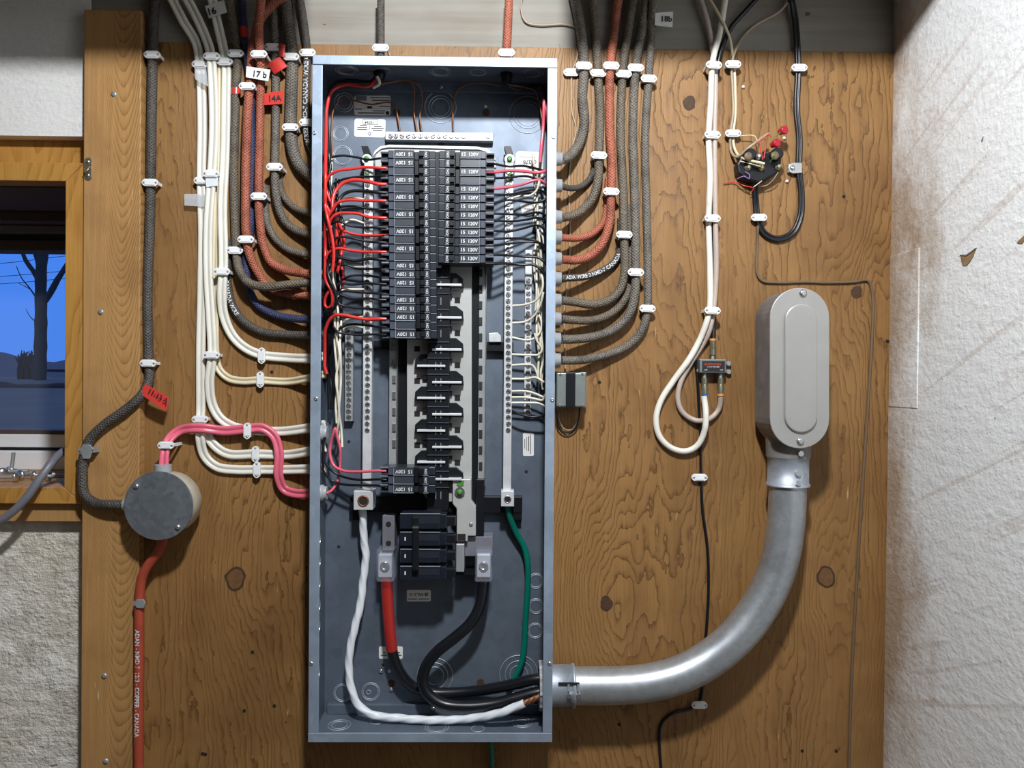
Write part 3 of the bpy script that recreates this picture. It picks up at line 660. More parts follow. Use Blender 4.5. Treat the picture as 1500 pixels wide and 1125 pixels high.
o, q = cable('red_printed_cable', [(240, 785, .032), (232, 808, .029), (217, 828, .0275), (208, 846), (205, 870), (204, 910), (204, 980), (203, 1060), (204, 1145)], .0072, 'rcab',
      'red cable with white lettering hanging below the round junction box', h=.027)
wrap_text('ADAN - NMD 7  12/3 - COPPER - CANADA', q, .155, .0088, .0072, 'print', o)
st = thing('metal_strap', 'small grey metal strap over the red printed cable', 'cable strap', P(205, 884, .036))
MB().pprism([(197, 885), (200, 878), (210, 878), (213, 884), (210, 891), (200, 891)], .0345, .0368).build('band', 'dirty_alu', st, bevel=.0006)
MB().pbox(195.5, 881, 198.5, 888, .019, .0355).build('foot', 'dirty_alu', st)

# ------------------------------------------------------------------ cables right of the panel
XE = 822
cable('thin_white_wire', [(768, -12), (763, 12), (770, 32), (790, 37), (828, 36), (846, 43), (849, 62), (845, 85), (838, 107), (837, 140), (838, 165), (844, 190), (838, 218), (833, 270), (835, 330), (833, 400), (827, 450), (828, 540, .006)], .0013, 'tan',
      'thin pale wire wandering down behind the cables to the small transformer', cat='wire')
cable('grey_braided_cable', [(872, 224), (870, 247), (864, 262), (853, 272, .008), (838, 276, .02), (XE, 273, .034)], .0048, 'bdark',
      'thin dark cable entering the second connector right of the panel')
cable('red_braided_cable', [(891, 262, .0062), (890, 280, .0062), (889, 302), (884, 325), (868, 342, .010), (846, 349, .02), (XE, 348, .034)], .0056, 'bred',
      'red braided cable, upper of the two red ones right of the panel')
o, q = cable('printed_cable', [(909, 320), (908, 365), (900, 384), (882, 397, .010), (858, 405, .018), (XE, 408, .034)], .0056, 'bdark',
      'dark cable with white lettering entering just below the red cables')
wrap_text('ADA WIRE 2 NMD-7 CANADA', q, .006, .0080, .0056, 'print', o, reverse=True)
cable('grey_braided_cable', [(923, 300), (923, 390), (922, 422), (911, 445), (892, 461, .010), (868, 469, .016), (840, 469, .024), (XE, 467, .034)], .0064, 'bbrn',
      'grey brown cable emerging behind the others into the third lowest connector')
cable('grey_braided_cable', [(840, -12, .014), (850, 40, .011), (856, 97), (853, 140), (856, 175), (851, 204), (840, 223, .018), (829, 232, .028), (XE, 234, .034)], .0078, 'bgrey',
      'thick grey braided cable curving into the highest connector right of the panel')
cable('grey_braided_cable', [(866, -12, .012), (873, 50, .009), (876, 108), (879, 160, .010), (877, 228, .0165), (876, 262, .0165), (868, 290, .014), (853, 308, .012), (838, 316, .022), (XE, 319, .034)], .0070, 'bbrn',
      'grey brown braided cable entering the third connector right of the panel', h=.0085)
cable('red_braided_cable', [(907, -12, .012), (900, 45, .010), (894, 97), (893, 180), (896, 240), (895, 290), (893, 325), (882, 357), (866, 374, .014), (846, 381, .022), (XE, 380, .034)], .0068, 'bred',
      'red braided cable, lower of the two red ones right of the panel', h=.0170)
cable('grey_braided_cable', [(930, -12, .014), (919, 50, .010), (912, 109), (909, 190), (913, 280, .014), (914, 344, .0175), (915, 395, .0175), (909, 422, .015), (893, 439, .014), (868, 446, .018), (840, 442, .026), (XE, 440, .034)], .0068, 'bbrn',
      'grey brown braided cable clipped right of the red ones, entering above three others', h=.0090)
cable('grey_braided_cable', [(948, -12, .014), (940, 45, .010), (931, 100), (927, 190), (930, 290, .016), (931, 399, .018), (930, 430, .018), (921, 461, .016), (900, 482, .014), (870, 493, .018), (840, 497, .026), (XE, 497, .034)], .0070, 'bgrey',
      'grey braided cable entering the second lowest connector right of the panel', h=.0100)
cable('grey_braided_cable', [(958, -12, .014), (954, 50, .010), (950, 116), (945, 200), (947, 300), (949, 400), (948, 455), (940, 484), (920, 506), (890, 519, .012), (855, 527, .022), (XE, 528, .034)], .0066, 'bgrey',
      'outermost grey braided cable entering the lowest connector right of the panel')
for k, (yy, lab) in enumerate(((233, 'highest'), (272, 'second'), (318, 'third'), (347, 'fourth'), (379, 'fifth'), (408, 'sixth'), (440, 'seventh'), (467, 'eighth'), (497, 'ninth'), (527, 'lowest'))):
    q = P(822, yy, .036); o = thing('cable_connector', 'grey plastic cable connector on the right panel side, %s from the top' % lab if lab not in ('highest', 'lowest') else 'grey plastic cable connector on the right panel side, the %s one' % lab,
                                    'connector', (BXR, q.y, q.z), 'cable connectors on the right panel side')
    MB().lathe((BXR + .0003, q.y, q.z), (1, 0, 0), [(0, .0118), (.0045, .0118), (.005, .0102), (.0125, .0098), (.013, .0088)], 22).build('collar', 'conn', o)
for px, py, hh, wh in ((855, 97, .0155, 'the thick grey cable by the panel'), (876, 108, .0160, 'the second grey cable right of the panel'), (877, 228, .0240, 'the second grey cable right of the panel'),
                       (895, 97, .0240, 'the red braided cables right of the panel'), (895, 281, .0240, 'the red braided cables right of the panel'),
                       (913, 109, .0160, 'the grey cable next to the red ones'), (914, 344, .0245, 'the grey cable next to the red ones'),
                       (931, 100, .0175, 'the grey cable second from the right of the row'), (931, 399, .0255, 'the grey cable second from the right of the row'),
                       (950, 116, .0135, 'the outermost grey braided cable'), (948, 452, .0135, 'the outermost grey braided cable')):
    clip(px, py, hh, wh, 2)
clip(837, 107, .0065, 'the thin pale wire')
tag('cable_tag', 'small paper tag marked 18b by the beam', [(960, 19), (986, 17), (985, 40), (959, 37)], .024, .0245, 'paper', '18b', (976, 28), 0, .0125)
cable('dark_cable', [(558, -12, .030), (558, 30, .034), (558, 68, .040), (558, 95, .042)], .0058, 'bdark', 'dark cable dropping into the top of the panel')
clip(558, 71, .0470, 'the dark cable at the panel top')
cable('red_braided_cable', [(746, -12, .030), (744, 40, .036), (742, 78, .040), (741, 98, .042)], .0064, 'bred', 'red braided cable dropping into the top of the panel')
clip(742, 78, .0475, 'the red cable at the panel top')

# ------------------------------------------------------------------ the panel enclosure
pn = thing('breaker_panel', 'open galvanised breaker panel enclosure mounted on the plywood', 'breaker panel', ((BXL + BXR) / 2, 0, BZ0))
T = .0015
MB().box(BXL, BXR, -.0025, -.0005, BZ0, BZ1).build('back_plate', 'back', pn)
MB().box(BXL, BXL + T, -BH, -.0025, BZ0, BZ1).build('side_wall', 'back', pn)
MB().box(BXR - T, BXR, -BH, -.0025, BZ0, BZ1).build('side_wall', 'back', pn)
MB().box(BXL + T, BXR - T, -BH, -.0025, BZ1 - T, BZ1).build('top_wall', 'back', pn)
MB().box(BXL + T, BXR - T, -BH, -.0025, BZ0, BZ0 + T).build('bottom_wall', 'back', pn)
FW = .0150
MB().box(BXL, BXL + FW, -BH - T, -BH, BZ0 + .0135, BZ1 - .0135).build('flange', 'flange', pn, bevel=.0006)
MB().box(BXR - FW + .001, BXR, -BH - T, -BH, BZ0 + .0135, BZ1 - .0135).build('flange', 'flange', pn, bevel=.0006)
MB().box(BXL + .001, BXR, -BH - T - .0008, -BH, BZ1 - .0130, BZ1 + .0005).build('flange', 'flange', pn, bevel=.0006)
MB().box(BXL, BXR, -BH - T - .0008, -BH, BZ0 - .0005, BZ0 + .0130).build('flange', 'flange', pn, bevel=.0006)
MB().box(BXL + T, BXR - T, -.0120, -.0025, BZ1 - .0170, BZ1 - T).build('stiffening_ledge', 'back', pn, bevel=.0008)
MB().box(BXL + T + .006, BXR - T, -.0120, -.0025, BZ0 + T, BZ0 + .0170).build('stiffening_ledge', 'back', pn, bevel=.0008)
SCREW = MB().lathe((0, 0, 0), (0, -1, 0), [(0, .0030), (.0010, .0028), (.0014, .0012), (.0010, .0006)], 14).mesh('screw'); SCREW.materials.append(M['steel'])
for a, b in ((461, 195), (811, 201), (463, 584), (809, 586), (456, 972), (805, 972)): share(SCREW, 'flange_screw', pn, P(a, b, BH + T))
def knock(px, py, radii):
    c = P(px, py, .0027); b = MB()
    for r in radii: b.ring(c, (0, 1, 0), r * D / F, .0008, 34, 6)
    b.build('knockout', 'galv', pn)
for a, b, rr in ((504, 150, (10, 14)), (499, 196, (9, 11)), (502, 228, (12, 14)), (645, 157, (13, 17, 23)), (773, 168, (16, 20, 27)), (502, 1015, (11, 13)), (543, 1013, (11, 13)),
                 (637, 990, (13, 19, 26)), (760, 988, (13, 20, 28)), (785, 851, (9, 11)), (785, 888, (9, 11)), (784, 924, (9, 11)), (540, 1014, (3,))): knock(a, b, rr)
def knock_floor(px, py, h, r1, top=False):
    z = BZ1 - T - .0004 if top else BZ0 + T + .0004; c = P(px, py, h); b = MB()
    for r in r1: b.ring((c.x, c.y, z), (0, 0, 1), r, .0007, 30, 6)
    b.build('knockout', 'galv', pn)
for a, hh, rr in ((497, .048, (.012, .017)), (552, .035, (.010,)), (640, .055, (.014, .018)), (700, .060, (.010,)), (765, .04, (.011, .016))): knock_floor(a, 1060, hh, rr)
for a, hh, rr in ((508, .05, (.013, .017)), (560, .05, (.012,)), (645, .05, (.012, .016)), (700, .05, (.012,)), (780, .05, (.012, .017))): knock_floor(a, 110, hh, rr, True)
for zpy in (790, 822, 855, 888, 918, 985):      # side knockouts on the left wall
    c = P(470, zpy, .05); MB().ring((BXL + T + .0006, c.y, c.z), (1, 0, 0), .0115, .0011, 28, 6).build('knockout', 'steel', pn)
for a, b, r in ((581, 165, 5.5), (712, 165, 5.5), (573, 1001, 5.5), (704, 1000, 5.5), (646, 211, 5)):
    c = P(a, b, .003); MB().cyl(c, c + Vector((0, .0012, 0)), r * D / F, 18).build('keyhole', 'knot', pn)
for a, b in ((561, 974), (511, 647), (496, 801), (771, 691), (783, 341), (782, 566)):
    c = P(a, b, .003); MB().cyl(c, c + Vector((0, .001, 0)), .0025, 12).build('screw_hole', 'hole', pn)
for a, b in ((558, 983), (570, 983), (573, 1010), (711, 156), (635, 1038), (646, 127)): share(SCREW, 'back_screw', pn, P(a, b, .004 if b < 1020 and b > 140 else .0125))
def sticker(px0, py0, px1, py1, label, rot=0, mat='paper'):
    cx, cy = (px0 + px1) / 2, (py0 + py1) / 2; w_, h_ = (px1 - px0) / 2, (py1 - py0) / 2; r = min(w_, h_) * .25; pts = []
    for sx, sy, a0 in ((1, 1, 0), (-1, 1, 90), (-1, -1, 180), (1, -1, 270)):
        for k in range(4):
            a = math.radians(a0 + 30 * k); pts.append((sx * (w_ - r) + r * math.cos(a), sy * (h_ - r) + r * math.sin(a)))
    c, s = math.cos(math.radians(rot)), math.sin(math.radians(rot))
    o = MB().pprism([(cx + x * c - y * s, cy + x * s + y * c) for x, y in pts], .0026, .0030).build('sticker', mat, pn, label); return o
def fineprint(o, rows, h=.0032):
    b = MB()
    for x0, x1, y, th in rows: b.pbox(x0, y - th / 2, x1, y + th / 2, h - .0003, h)
    b.build('fine_print', 'ink', o)
s1 = sticker(519, 140, 572, 169, 'silver rating sticker')
fineprint(s1, [(542, 571, 143, 1.2), (545, 571, 147, 1.6), (550, 560, 151, 1), (556, 571, 156, 1.2), (538, 545, 157, 3), (520, 571, 159, .4), (520, 530, 160, 1), (546, 564, 162.5, 1.3), (525, 563, 165.5, 1.6)])
MB().pbox(521, 140.5, 537, 147.5, .0030, .0032).build('printed_block', 'gcab', s1); q = P(567.5, 165.5, .0032); MB().cyl(q, q + Vector((0, .0003, 0)), .0030, 16).build('printed_dot', 'ink', s1)
s2 = sticker(519, 174, 564.5, 201, 'grey inspection sticker reading 10764 upside down', 1.5)
fineprint(s2, [(527, 537, 183.5, 1), (548, 559, 185.5, 1), (523.5, 538, 186.5, 1.1), (544, 562, 188.5, 1.1), (523, 538, 189.5, 1.1), (546, 560, 191.3, 1.1), (541.5, 542, 187, 8), (531.5, 554, 175.3, .5), (531.5, 554, 182.3, .5), (531.5, 532, 178.5, 7), (553.5, 554, 179, 7)])
flat_text('10764', 541, 179.2, .0034, .0058, 'ink', s2, 180); q = P(541.5, 196, .0034); MB().ring(q, (0, 1, 0), .0020, .0005, 18, 5).build('printed_logo', 'purple', s2)
s3 = sticker(596, 864, 631, 881, 'white sticker reading SAL 2 13 upside down'); flat_text('@ SAL.2 13', 613.5, 871, .0034, .0062, 'ink', s3, 180); fineprint(s3, [(597, 611, 877.5, 1.2), (613, 629, 877.5, 1.2)])
s4 = sticker(555, 947, 590, 965, 'white sticker half hidden behind the red taped conductor'); fineprint(s4, [(561, 565, 956, 1.5), (582, 586, 956, 1.5), (558, 567, 960, 1.6), (583, 588, 960, 1.6)])
s5 = sticker(766, 634, 782, 668, 'white sticker with small sideways print'); fineprint(s5, [(776.5, 777.6, 651, 28), (773.6, 774.8, 650, 22), (770.8, 771.6, 650, 20), (768.2, 769, 650, 14)])
s6 = sticker(755, 222, 795, 262, 'paper label marked 08278 upside down', 3); flat_text('08278', 776, 237, .0034, .0085, 'ink', s6, 176); fineprint(s6, [(760, 784, 230, .5), (766, 790, 253, 1.5), (772, 784, 247, 1)])
s7 = sticker(763, 296, 797, 311, 'paper slip crossing the back plate', -12); fineprint(s7, [(768, 776, 306, 1), (779, 793, 302, 1)])

# ------------------------------------------------------------------ bus assembly inside the panel
bus = thing('bus_assembly', 'black and grey bus bar assembly in the middle of the panel', 'bus bar', P(645, 745, .004))
MB().pbox(583, 226, 704, 748, .0035, .014).build('insulating_base', 'black', bus)
MB().pprism([(549, 232), (551, 222), (557, 215), (570, 213), (700, 216), (713, 219), (722, 226), (727, 238), (727, 246), (549, 246), (549, 234)], .022, .030).build('pan_end', 'pan', bus, bevel=.0012)
MB().pprism([(546, 229), (549, 221), (557, 214.5), (570, 212), (700, 215), (713, 218), (722, 225), (726, 235), (722, 229), (712, 221.5), (700, 218.5), (570, 215.5), (558, 217.5), (550, 224)], .030, .0335).build('pan_rim', 'alu', bus)
def rail(x0, x1, y0, y1, teeth):
    o = MB().pbox(x0, y0, x1, y1, .0035, .022).build('side_rail', 'dirty_alu', bus, bevel=.0005)
    b = MB(); y = y0 + 6
    while y < y1 - 14:
        b.pbox(teeth - 2.5, y, teeth + 2.5, y + 11, .022, .0245); y += 23.6
    b.build('rail_tooth', 'ink' if x0 > 650 else 'steel', o)
    MB().pbox(x1 - 1.2, y0, x1, y1, .022, .026).build('rail_lip', 'steel', o)
rail(570, 582, 497, 682, 577); rail(701, 712, 388, 712, 704)
MB().pprism([(596, 496), (641, 496), (641, 735), (628, 735), (612, 712), (596, 700)], .014, .030).build('stab_plate', 'pan', bus, bevel=.0008)
MB().pprism([(655, 388), (691, 388), (691, 735), (655, 735)], .014, .030).build('stab_plate', 'pan', bus, bevel=.0008)
MB().pbox(691, 388, 700, 735, .0035, .020).build('side_insulator', 'black', bus)
MB().pbox(626, 388, 658, 748, .030, .048).build('centre_spine', 'black', bus, bevel=.0008)
MB().pbox(634, 223, 647, 392, .030, .066).build('centre_cover', 'black', bus)
for t in (417, 465, 512, 560, 607, 655, 702):
    MB().pprism([(655, t - 17), (668, t - 17), (678, t - 9), (679, t + 4), (655, t + 4)], .030, .040).build('stab_housing', 'black', bus, bevel=.0005)
    MB().pbox(633, t - 1.6, 676, t + 1.6, .040, .0515).build('stab_tab', 'alu', bus, bevel=.0004)
    MB().pbox(661, t + 2, 674, t + 8, .030, .036).build('stab_foot', 'pan', bus)
    if t < 690: MB().pbox(666, t + 19, 674, t + 27, .030, .0306).build('square_hole', 'hole', bus); MB().pbox(655, t + 13, 662, t + 19, .030, .036).build('lug_block', 'black', bus)
for t in (536, 583, 631, 677):
    MB().pprism([(630, t - 17), (617, t - 17), (608, t - 9), (607, t + 4), (630, t + 4)], .030, .040).build('stab_housing', 'black', bus, bevel=.0005)
    MB().pbox(611, t - 1.6, 652, t + 1.6, .040, .0515).build('stab_tab', 'alu', bus, bevel=.0004)
    MB().pbox(607, t - 29, 615, t - 21, .030, .0306).build('square_hole', 'hole', bus); MB().pbox(619, t + 14, 627, t + 20, .030, .036).build('lug_block', 'black', bus)
for k in range(14):
    y = 406 + 23.7 * k
    MB().pbox(626, y - .6, 658, y + .6, .048, .0500).build('spine_ridge', 'brk2', bus)
    MB().pbox(637.5, y + 6, 639, y + 17, .048, .0488).pbox(645, y + 6, 646.5, y + 17, .048, .0488).build('spine_mark', 'gcab', bus)
MB().pbox(546, 499, 570, 512, .0035, .018).build('cross_bar', 'black', bus); MB().pbox(713, 501, 752, 514, .0035, .018).build('cross_bar', 'black', bus)
MB().pprism([(716, 488), (729, 487), (734, 492), (734, 501), (716, 501)], .010, .024).build('metal_ear', 'alu', bus, bevel=.0008)
MB().pbox(513, 727, 765, 751, .0035, .0192).build('cross_bar', 'black', bus, bevel=.001)
for a in (516, 744):
    MB().pbox(a, 745, a + 20, 762, .0035, .018).build('mounting_foot', 'black', bus, bevel=.001); share(SCREW, 'foot_screw', bus, P(a + (16 if a < 600 else 2), 760, .018))
MB().pprism([(663, 702), (690, 702), (690, 733), (697, 742), (697, 785), (685, 785), (685, 793), (669, 793), (669, 745), (663, 738)], .030, .046).build('main_bracket', 'pan', bus, bevel=.001)
for a in (764, 782): MB().pbox(670, a, 682, a + 10, .046, .0465).build('bracket_slot', 'hole', bus) if a > 780 else None
share(SCREW, 'bracket_screw', bus, P(690, 768, .0465)); c = P(673.5, 721, .047)
MB().lathe(c, (0, -1, 0), [(0, .0078), (.0015, .0078)], 18).build('washer', 'steel', bus); MB().lathe(c, (0, -1, 0), [(.0015, .0046), (.005, .0042), (.006, .0022)], 6).build('green_nut', 'green_s', bus, 'green ground nut')
MB().pprism([(669, 710), (674, 705), (680, 704), (679, 711), (673, 713)], .047, .0478).build('green_leaf_washer', 'green_s', bus)
MB().pbox(697, 702, 709, 795, .0035, .035).build('side_strap', 'black', bus, bevel=.001)
MB().pbox(560, 755, 578, 806, .0035, .040).build('line_strap', 'gcab', bus, bevel=.001)
for yy in (768, 796): q = P(569, yy, .0405); MB().cyl(q, q + Vector((0, .001, 0)), .0042, 14).build('strap_hole', 'hole', bus)
MB().pbox(681, 786, 722, 815, .0035, .036).build('line_strap', 'gcab', bus, bevel=.001)
MB().pbox(668, 797, 680, 838, .0035, .050).build('bus_bar_end', 'dirty_alu', bus, bevel=.001)
MB().pbox(668, 838, 700, 842, .0035, .040).build('lower_tray', 'black', bus)
def lug(cx, lab):
    o = thing('service_lug', lab, 'lug', P(cx, 828, .04))
    MB().pbox(cx - 10, 812, cx + 10, 846, .022, .046).build('lug_body', 'alu', o, bevel=.0015)
    q = P(cx, 829, .046); MB().lathe(q, (0, -1, 0), [(0, .0072), (.003, .0072), (.0036, .0058), (.0030, .0040), (.0015, .0036)], 18).build('clamp_screw', 'steel', o)
    MB().pbox(cx - 13, 805, cx + 13, 853, .020, .056).build('clear_cover', 'clear', o, bevel=.003)
lug(564, 'aluminium lug under a clear cover on the red taped conductor'); lug(708.5, 'aluminium lug under a clear cover on the bare black conductor')

def bar(name, label, x, y0, y1, screws, wpx, h0, h1, mat='alu', horiz=False, smat='steel'):
    o = thing(name, label, 'bus bar', P(x if not horiz else (y0 + y1) / 2, (y0 + y1) / 2 if not horiz else x, h0))
    if horiz: MB().pbox(y0, x - wpx / 2, y1, x + wpx / 2, h0, h1).build('bar', mat, o, bevel=.0008)
    else: MB().pbox(x - wpx / 2, y0, x + wpx / 2, y1, h0, h1).build('bar', mat, o, bevel=.0008)
    for s in screws:
        q = P(s, x, h1) if horiz else P(x + random.uniform(-.4, .4), s, h1)
        c = share(BSCREW, 'terminal_screw', o, q); c.rotation_euler = (0, random.uniform(0, 3), 0)
    return o
BSCREW = MB().lathe((0, .0004, 0), (0, -1, 0), [(0, .0038), (.0016, .0038), (.0022, .0030)], 14).mesh('terminal_screw')
BSCREW.materials.append(M['steel']); BSCREW.materials.append(M['ink'])
_t = MB().box(-.0034, .0034, -.0023, -.0017, -.0005, .0005).mesh('slot'); _bm = bmesh.new(); _bm.from_mesh(BSCREW); _n = len(_bm.faces); _bm.from_mesh(_t); _bm.faces.ensure_lookup_table()
for f in _bm.faces[_n:]: f.material_index = 1
_bm.to_mesh(BSCREW); _bm.free()
nl = bar('neutral_bar', 'long tin plated neutral bar left of the breakers', 538.5, 236, 722, [252 + 9.45 * k for k in range(41)], 13, .020, .034)
nr = bar('neutral_bar', 'long tin plated neutral bar right of the breakers', 744.5, 236, 722, [252 + 9.45 * k for k in range(41)], 12, .020, .034)
for o, x, dx in ((nl, 537, 0), (nr, 746.5, 0)):
    q = P(x, 233, .034); MB().lathe(q + Vector((0, .010, 0)), (0, -1, 0), [(0, .0085), (.008, .0085), (.010, .0075)], 18).build('bar_end', 'alu', o)
    MB().lathe(q, (0, -1, 0), [(0, .0045), (.003, .0040), (.0035, .002)], 14).build('green_screw', 'green_s', o)
    MB().pbox(x - 3, 252, x + 4, 268, .034, .0343).build('green_paint_mark', 'green_s', o)
    MB().pprism([(x - 8, 214), (x + 2, 214), (x + 5, 224), (x - 4, 228)], .012, .030).build('end_insulator', 'black', o)
def lugblock(px0, py0, px1, py1, o, h):
    MB().pbox(px0, py0, px1, py1, .0205, h).build('lug', 'alu', o, bevel=.0008); q = P((px0 + px1) / 2, (py0 + py1) / 2 + 1, h); w_ = (px1 - px0) * .3 * (D - h) / F
    MB().ring(q, (0, 1, 0), w_ * .85, w_ * .18, 20, 6).build('lug_screw', 'copper' if px0 < 600 else 'steel', o); MB().cyl(q + Vector((0, -.0004, 0)), q + Vector((0, .001, 0)), w_ * .7, 16).build('hex_socket', 'hole', o)
lugblock(518, 719, 546, 747, nl, .050); lugblock(734, 719, 753, 742, nr, .044)
bar('ground_bar', 'short ground bar beside the left neutral bar', 511, 480, 617, [486 + 8.3 * k for k in range(16)], 12, .003, .016, 'dirty_alu')
bar('ground_bar', 'short ground bar beside the right neutral bar', 773.5, 366, 608, [374] + [411 + 9.6 * k for k in range(21)], 10, .003, .014)
bar('ground_bar', 'horizontal ground bar at the top of the panel', 199.5, 565, 722, [572.5] + [580 + 9 * k for k in range(12)] + [715], 12, .003, .016, 'alu', True)

# ------------------------------------------------------------------ circuit breakers
PX = (D - .075) / F
TXT = {}
def ptext(s, size, rot):
    k = (s, size, rot)
    if k not in TXT:
        m = text_mesh(s, size); m.transform(Matrix.Rotation(math.pi / 2, 4, 'X') @ Matrix.Rotation(math.radians(rot), 4, 'Z')); m.materials.append(M['print']); TXT[k] = m
    return TXT[k]
BM = {}
def bparts(side):
    """one pole, local x from the terminal end inward, centred on its row; side -1 mirrors it"""
    if side in BM: return BM[side]
    p = PX; hh = .0059
    def bx(b, a0, a1, h0, h1, z0=-hh, z1=hh): x0, x1 = sorted((a0 * p * side, a1 * p * side)); return b.box(x0, x1, -h1, -h0, z0, z1)
    body = MB(); bx(body, 0, 80.5, .030, .060); bx(body, 12, 20, .060, .0725); bx(body, 20, 50, .060, .0740); bx(body, 57, 72, .060, .0735); bx(body, 72, 80.5, .060, .0715)
    bx(body, 50, 57, .060, .066)
    term = MB(); bx(term, 0, 11, .060, .0665, .0030, hh); bx(term, 0, 11, .060, .0665, -hh, -.0045)
    wellm = MB(); bx(wellm, 1, 11.5, .060, .0606, -.0045, .0030)
    face = MB(); bx(face, 12.6, 19.4, .0725, .0731, -.0052, .0052)
    lab = MB(); bx(lab, 21.5, 48.5, .0740, .0744, -.0042, .0045)
    glint = MB(); bx(glint, 20.2, 49.8, .0740, .0747, -.0058, -.0052)  # thin pale strips from here to the label edge paint in the edge highlights
    glint2 = MB(); bx(glint2, 72, 80.5, .0715, .0723, .0051, .0058)
    glint3 = MB(); bx(glint3, 0, 12, .0665, .0673, .0050, .0058)
    glint4 = MB(); bx(glint4, 57.5, 71.5, .0735, .0742, -.0058, -.0053)
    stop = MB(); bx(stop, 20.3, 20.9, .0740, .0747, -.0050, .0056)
    tog = MB(); bx(tog, 58, 64, .0735, .0800, -.0036, .0036)
    socket = MB(); bx(socket, 57.4, 71, .0735, .0739, -.0050, .0050)
    out = []
    for nm, b, mt in (('body', body, 'brk'), ('terminal_lip', term, 'brk2'), ('terminal_well', wellm, 'hole'), ('end_face', face, 'brk2'), ('label', lab, 'label'), ('label_rim', glint, 'rim'), ('end_rim', glint2, 'rim'), ('terminal_rim', glint3, 'rim'), ('socket_rim', glint4, 'rim'), ('label_edge', stop, 'rim'), ('toggle_socket', socket, 'brk'), ('toggle', tog, 'black')):
        m = b.mesh(nm); m.materials.append(M[mt]); out.append((nm, m))
    BM[side] = out; return out
def breaker(px, rows, side, label, group, blank=(), scale=1.0):
    c = P(px, sum(rows) / len(rows), .075); o = thing('circuit_breaker', label, 'circuit breaker', (c.x, 0, c.z), group)
    for i, r in enumerate(rows):
        z = P(px, r, .075).z
        for nm, m in bparts(side):
            k = share(m, nm, o, (0, 0, z - c.z), None, False)
            if nm == 'body': k.modifiers.new('bevel', 'BEVEL').width = .0005
        f = PX * side
        t = share(ptext('ON', .0052, 90), 'print', o, (67.5 * f, -.0742, z - c.z), None, False)
        if i == 0:
            share(ptext('15', .0075, 180 if side > 0 else 0), 'print', o, (45.0 * f, -.0747, z - c.z), None, False)
            share(ptext('120V', .0072, 180 if side > 0 else 0), 'print', o, (30.5 * f, -.0747, z - c.z), None, False)
    # handle tie between the poles
    if len(rows) == 2:
        z0, z1 = P(px, rows[1], .075).z - c.z, P(px, rows[0], .075).z - c.z; x0, x1 = sorted((51 * PX * side, 56 * PX * side))
        b = MB().box(x0, x1, -.0715, -.066, z0 - .004, z1 + .004); m = b.mesh('handle_tie'); m.materials.append(M['black']); share(m, 'handle_tie', o, (0, 0, 0), None, False)
ORD = ['topmost', 'second', 'third', 'fourth', 'fifth', 'sixth', 'seventh', 'eighth', 'ninth', 'tenth', 'eleventh', 'twelfth', 'thirteenth', 'fourteenth']
def ordl(i): return ORD[i] + (' one' if i == 0 else ' from the top')
rowL = lambda k: 225 + 12.57 * (k - 1)
rowR = lambda k: 226.5 + 12.72 * (k - 1)
for i, k in enumerate(((1,), (2, 3), (4, 5), (6, 7), (8, 9), (10, 11), (12, 13), (14,), (15,), (16, 17), (18,), (19,), (20, 21), (22,))):
    two = len(k) == 2
    breaker(556 + .12 * k[0], [rowL(j) for j in k], 1, ('double-pole' if two else 'single-pole') + ' black breaker in the tall left column, ' + ordl(i), ('double' if two else 'single') + ' breakers of the tall left column')
for i, k in enumerate(((1, 2), (3, 4), (5,), (6,), (7,), (8,), (9,), (10,), (11,), (12,), (13,))):
    two = len(k) == 2
    breaker(724 - .1 * k[0], [rowR(j) for j in k], -1, ('double-pole' if two else 'single-pole') + ' black breaker in the shorter right column, ' + ordl(i), ('double' if two else 'single') + ' breakers of the shorter right column')
breaker(556, [690.5, 703.5], 1, 'double-pole black breaker fed by the pink wire above the main breaker', None)
breaker(556, [716.5], 1, 'single-pole black breaker just above the main breaker', None)
mb = thing('main_breaker', 'large black main breaker with a long handle tie above the service lugs', 'circuit breaker', P(625, 850, .004))
for k, (y0, y1) in enumerate(((752, 775), (779, 800), (804, 825), (829, 850))):
    MB().pbox(586, y0, 645, y1, .049, .078).pbox(645, y0 + 1, 654, y1 - 1, .049, .074).build('pole_module', 'mbrk', mb, bevel=.0012)
    MB().pbox(613, y0 + 4, 643, y1 - 8, .078, .0784).build('face_plate', 'brk', mb); MB().pbox(654, y0 + 4, 667, y1 - 4, .049, .062).build('arc_vent', 'black', mb, bevel=.001)
    MB().pbox(586.5, y0 + .2, 645, y0 + 1, .0775, .0784).build('edge_rim', 'rim', mb)  # pale strip painted in as the highlight on the module edge
    if k: MB().pbox(592.5, (y0 + y1) / 2 - 2.5, 594.5, (y0 + y1) / 2 + 2.5, .078, .0784).build('mark', 'print', mb)
MB().pbox(585, 757, 646, 849, .021, .070).build('inner_body', 'black', mb)
MB().pbox(604, 773, 613, 836, .076, .088).build('handle_tie', 'black', mb, bevel=.0012); MB().pbox(604, 757, 613, 772, .074, .084).build('toggle', 'black', mb, bevel=.001); MB().pbox(604, 772.5, 613, 774, .080, .0885).build('tie_edge', 'steel', mb)

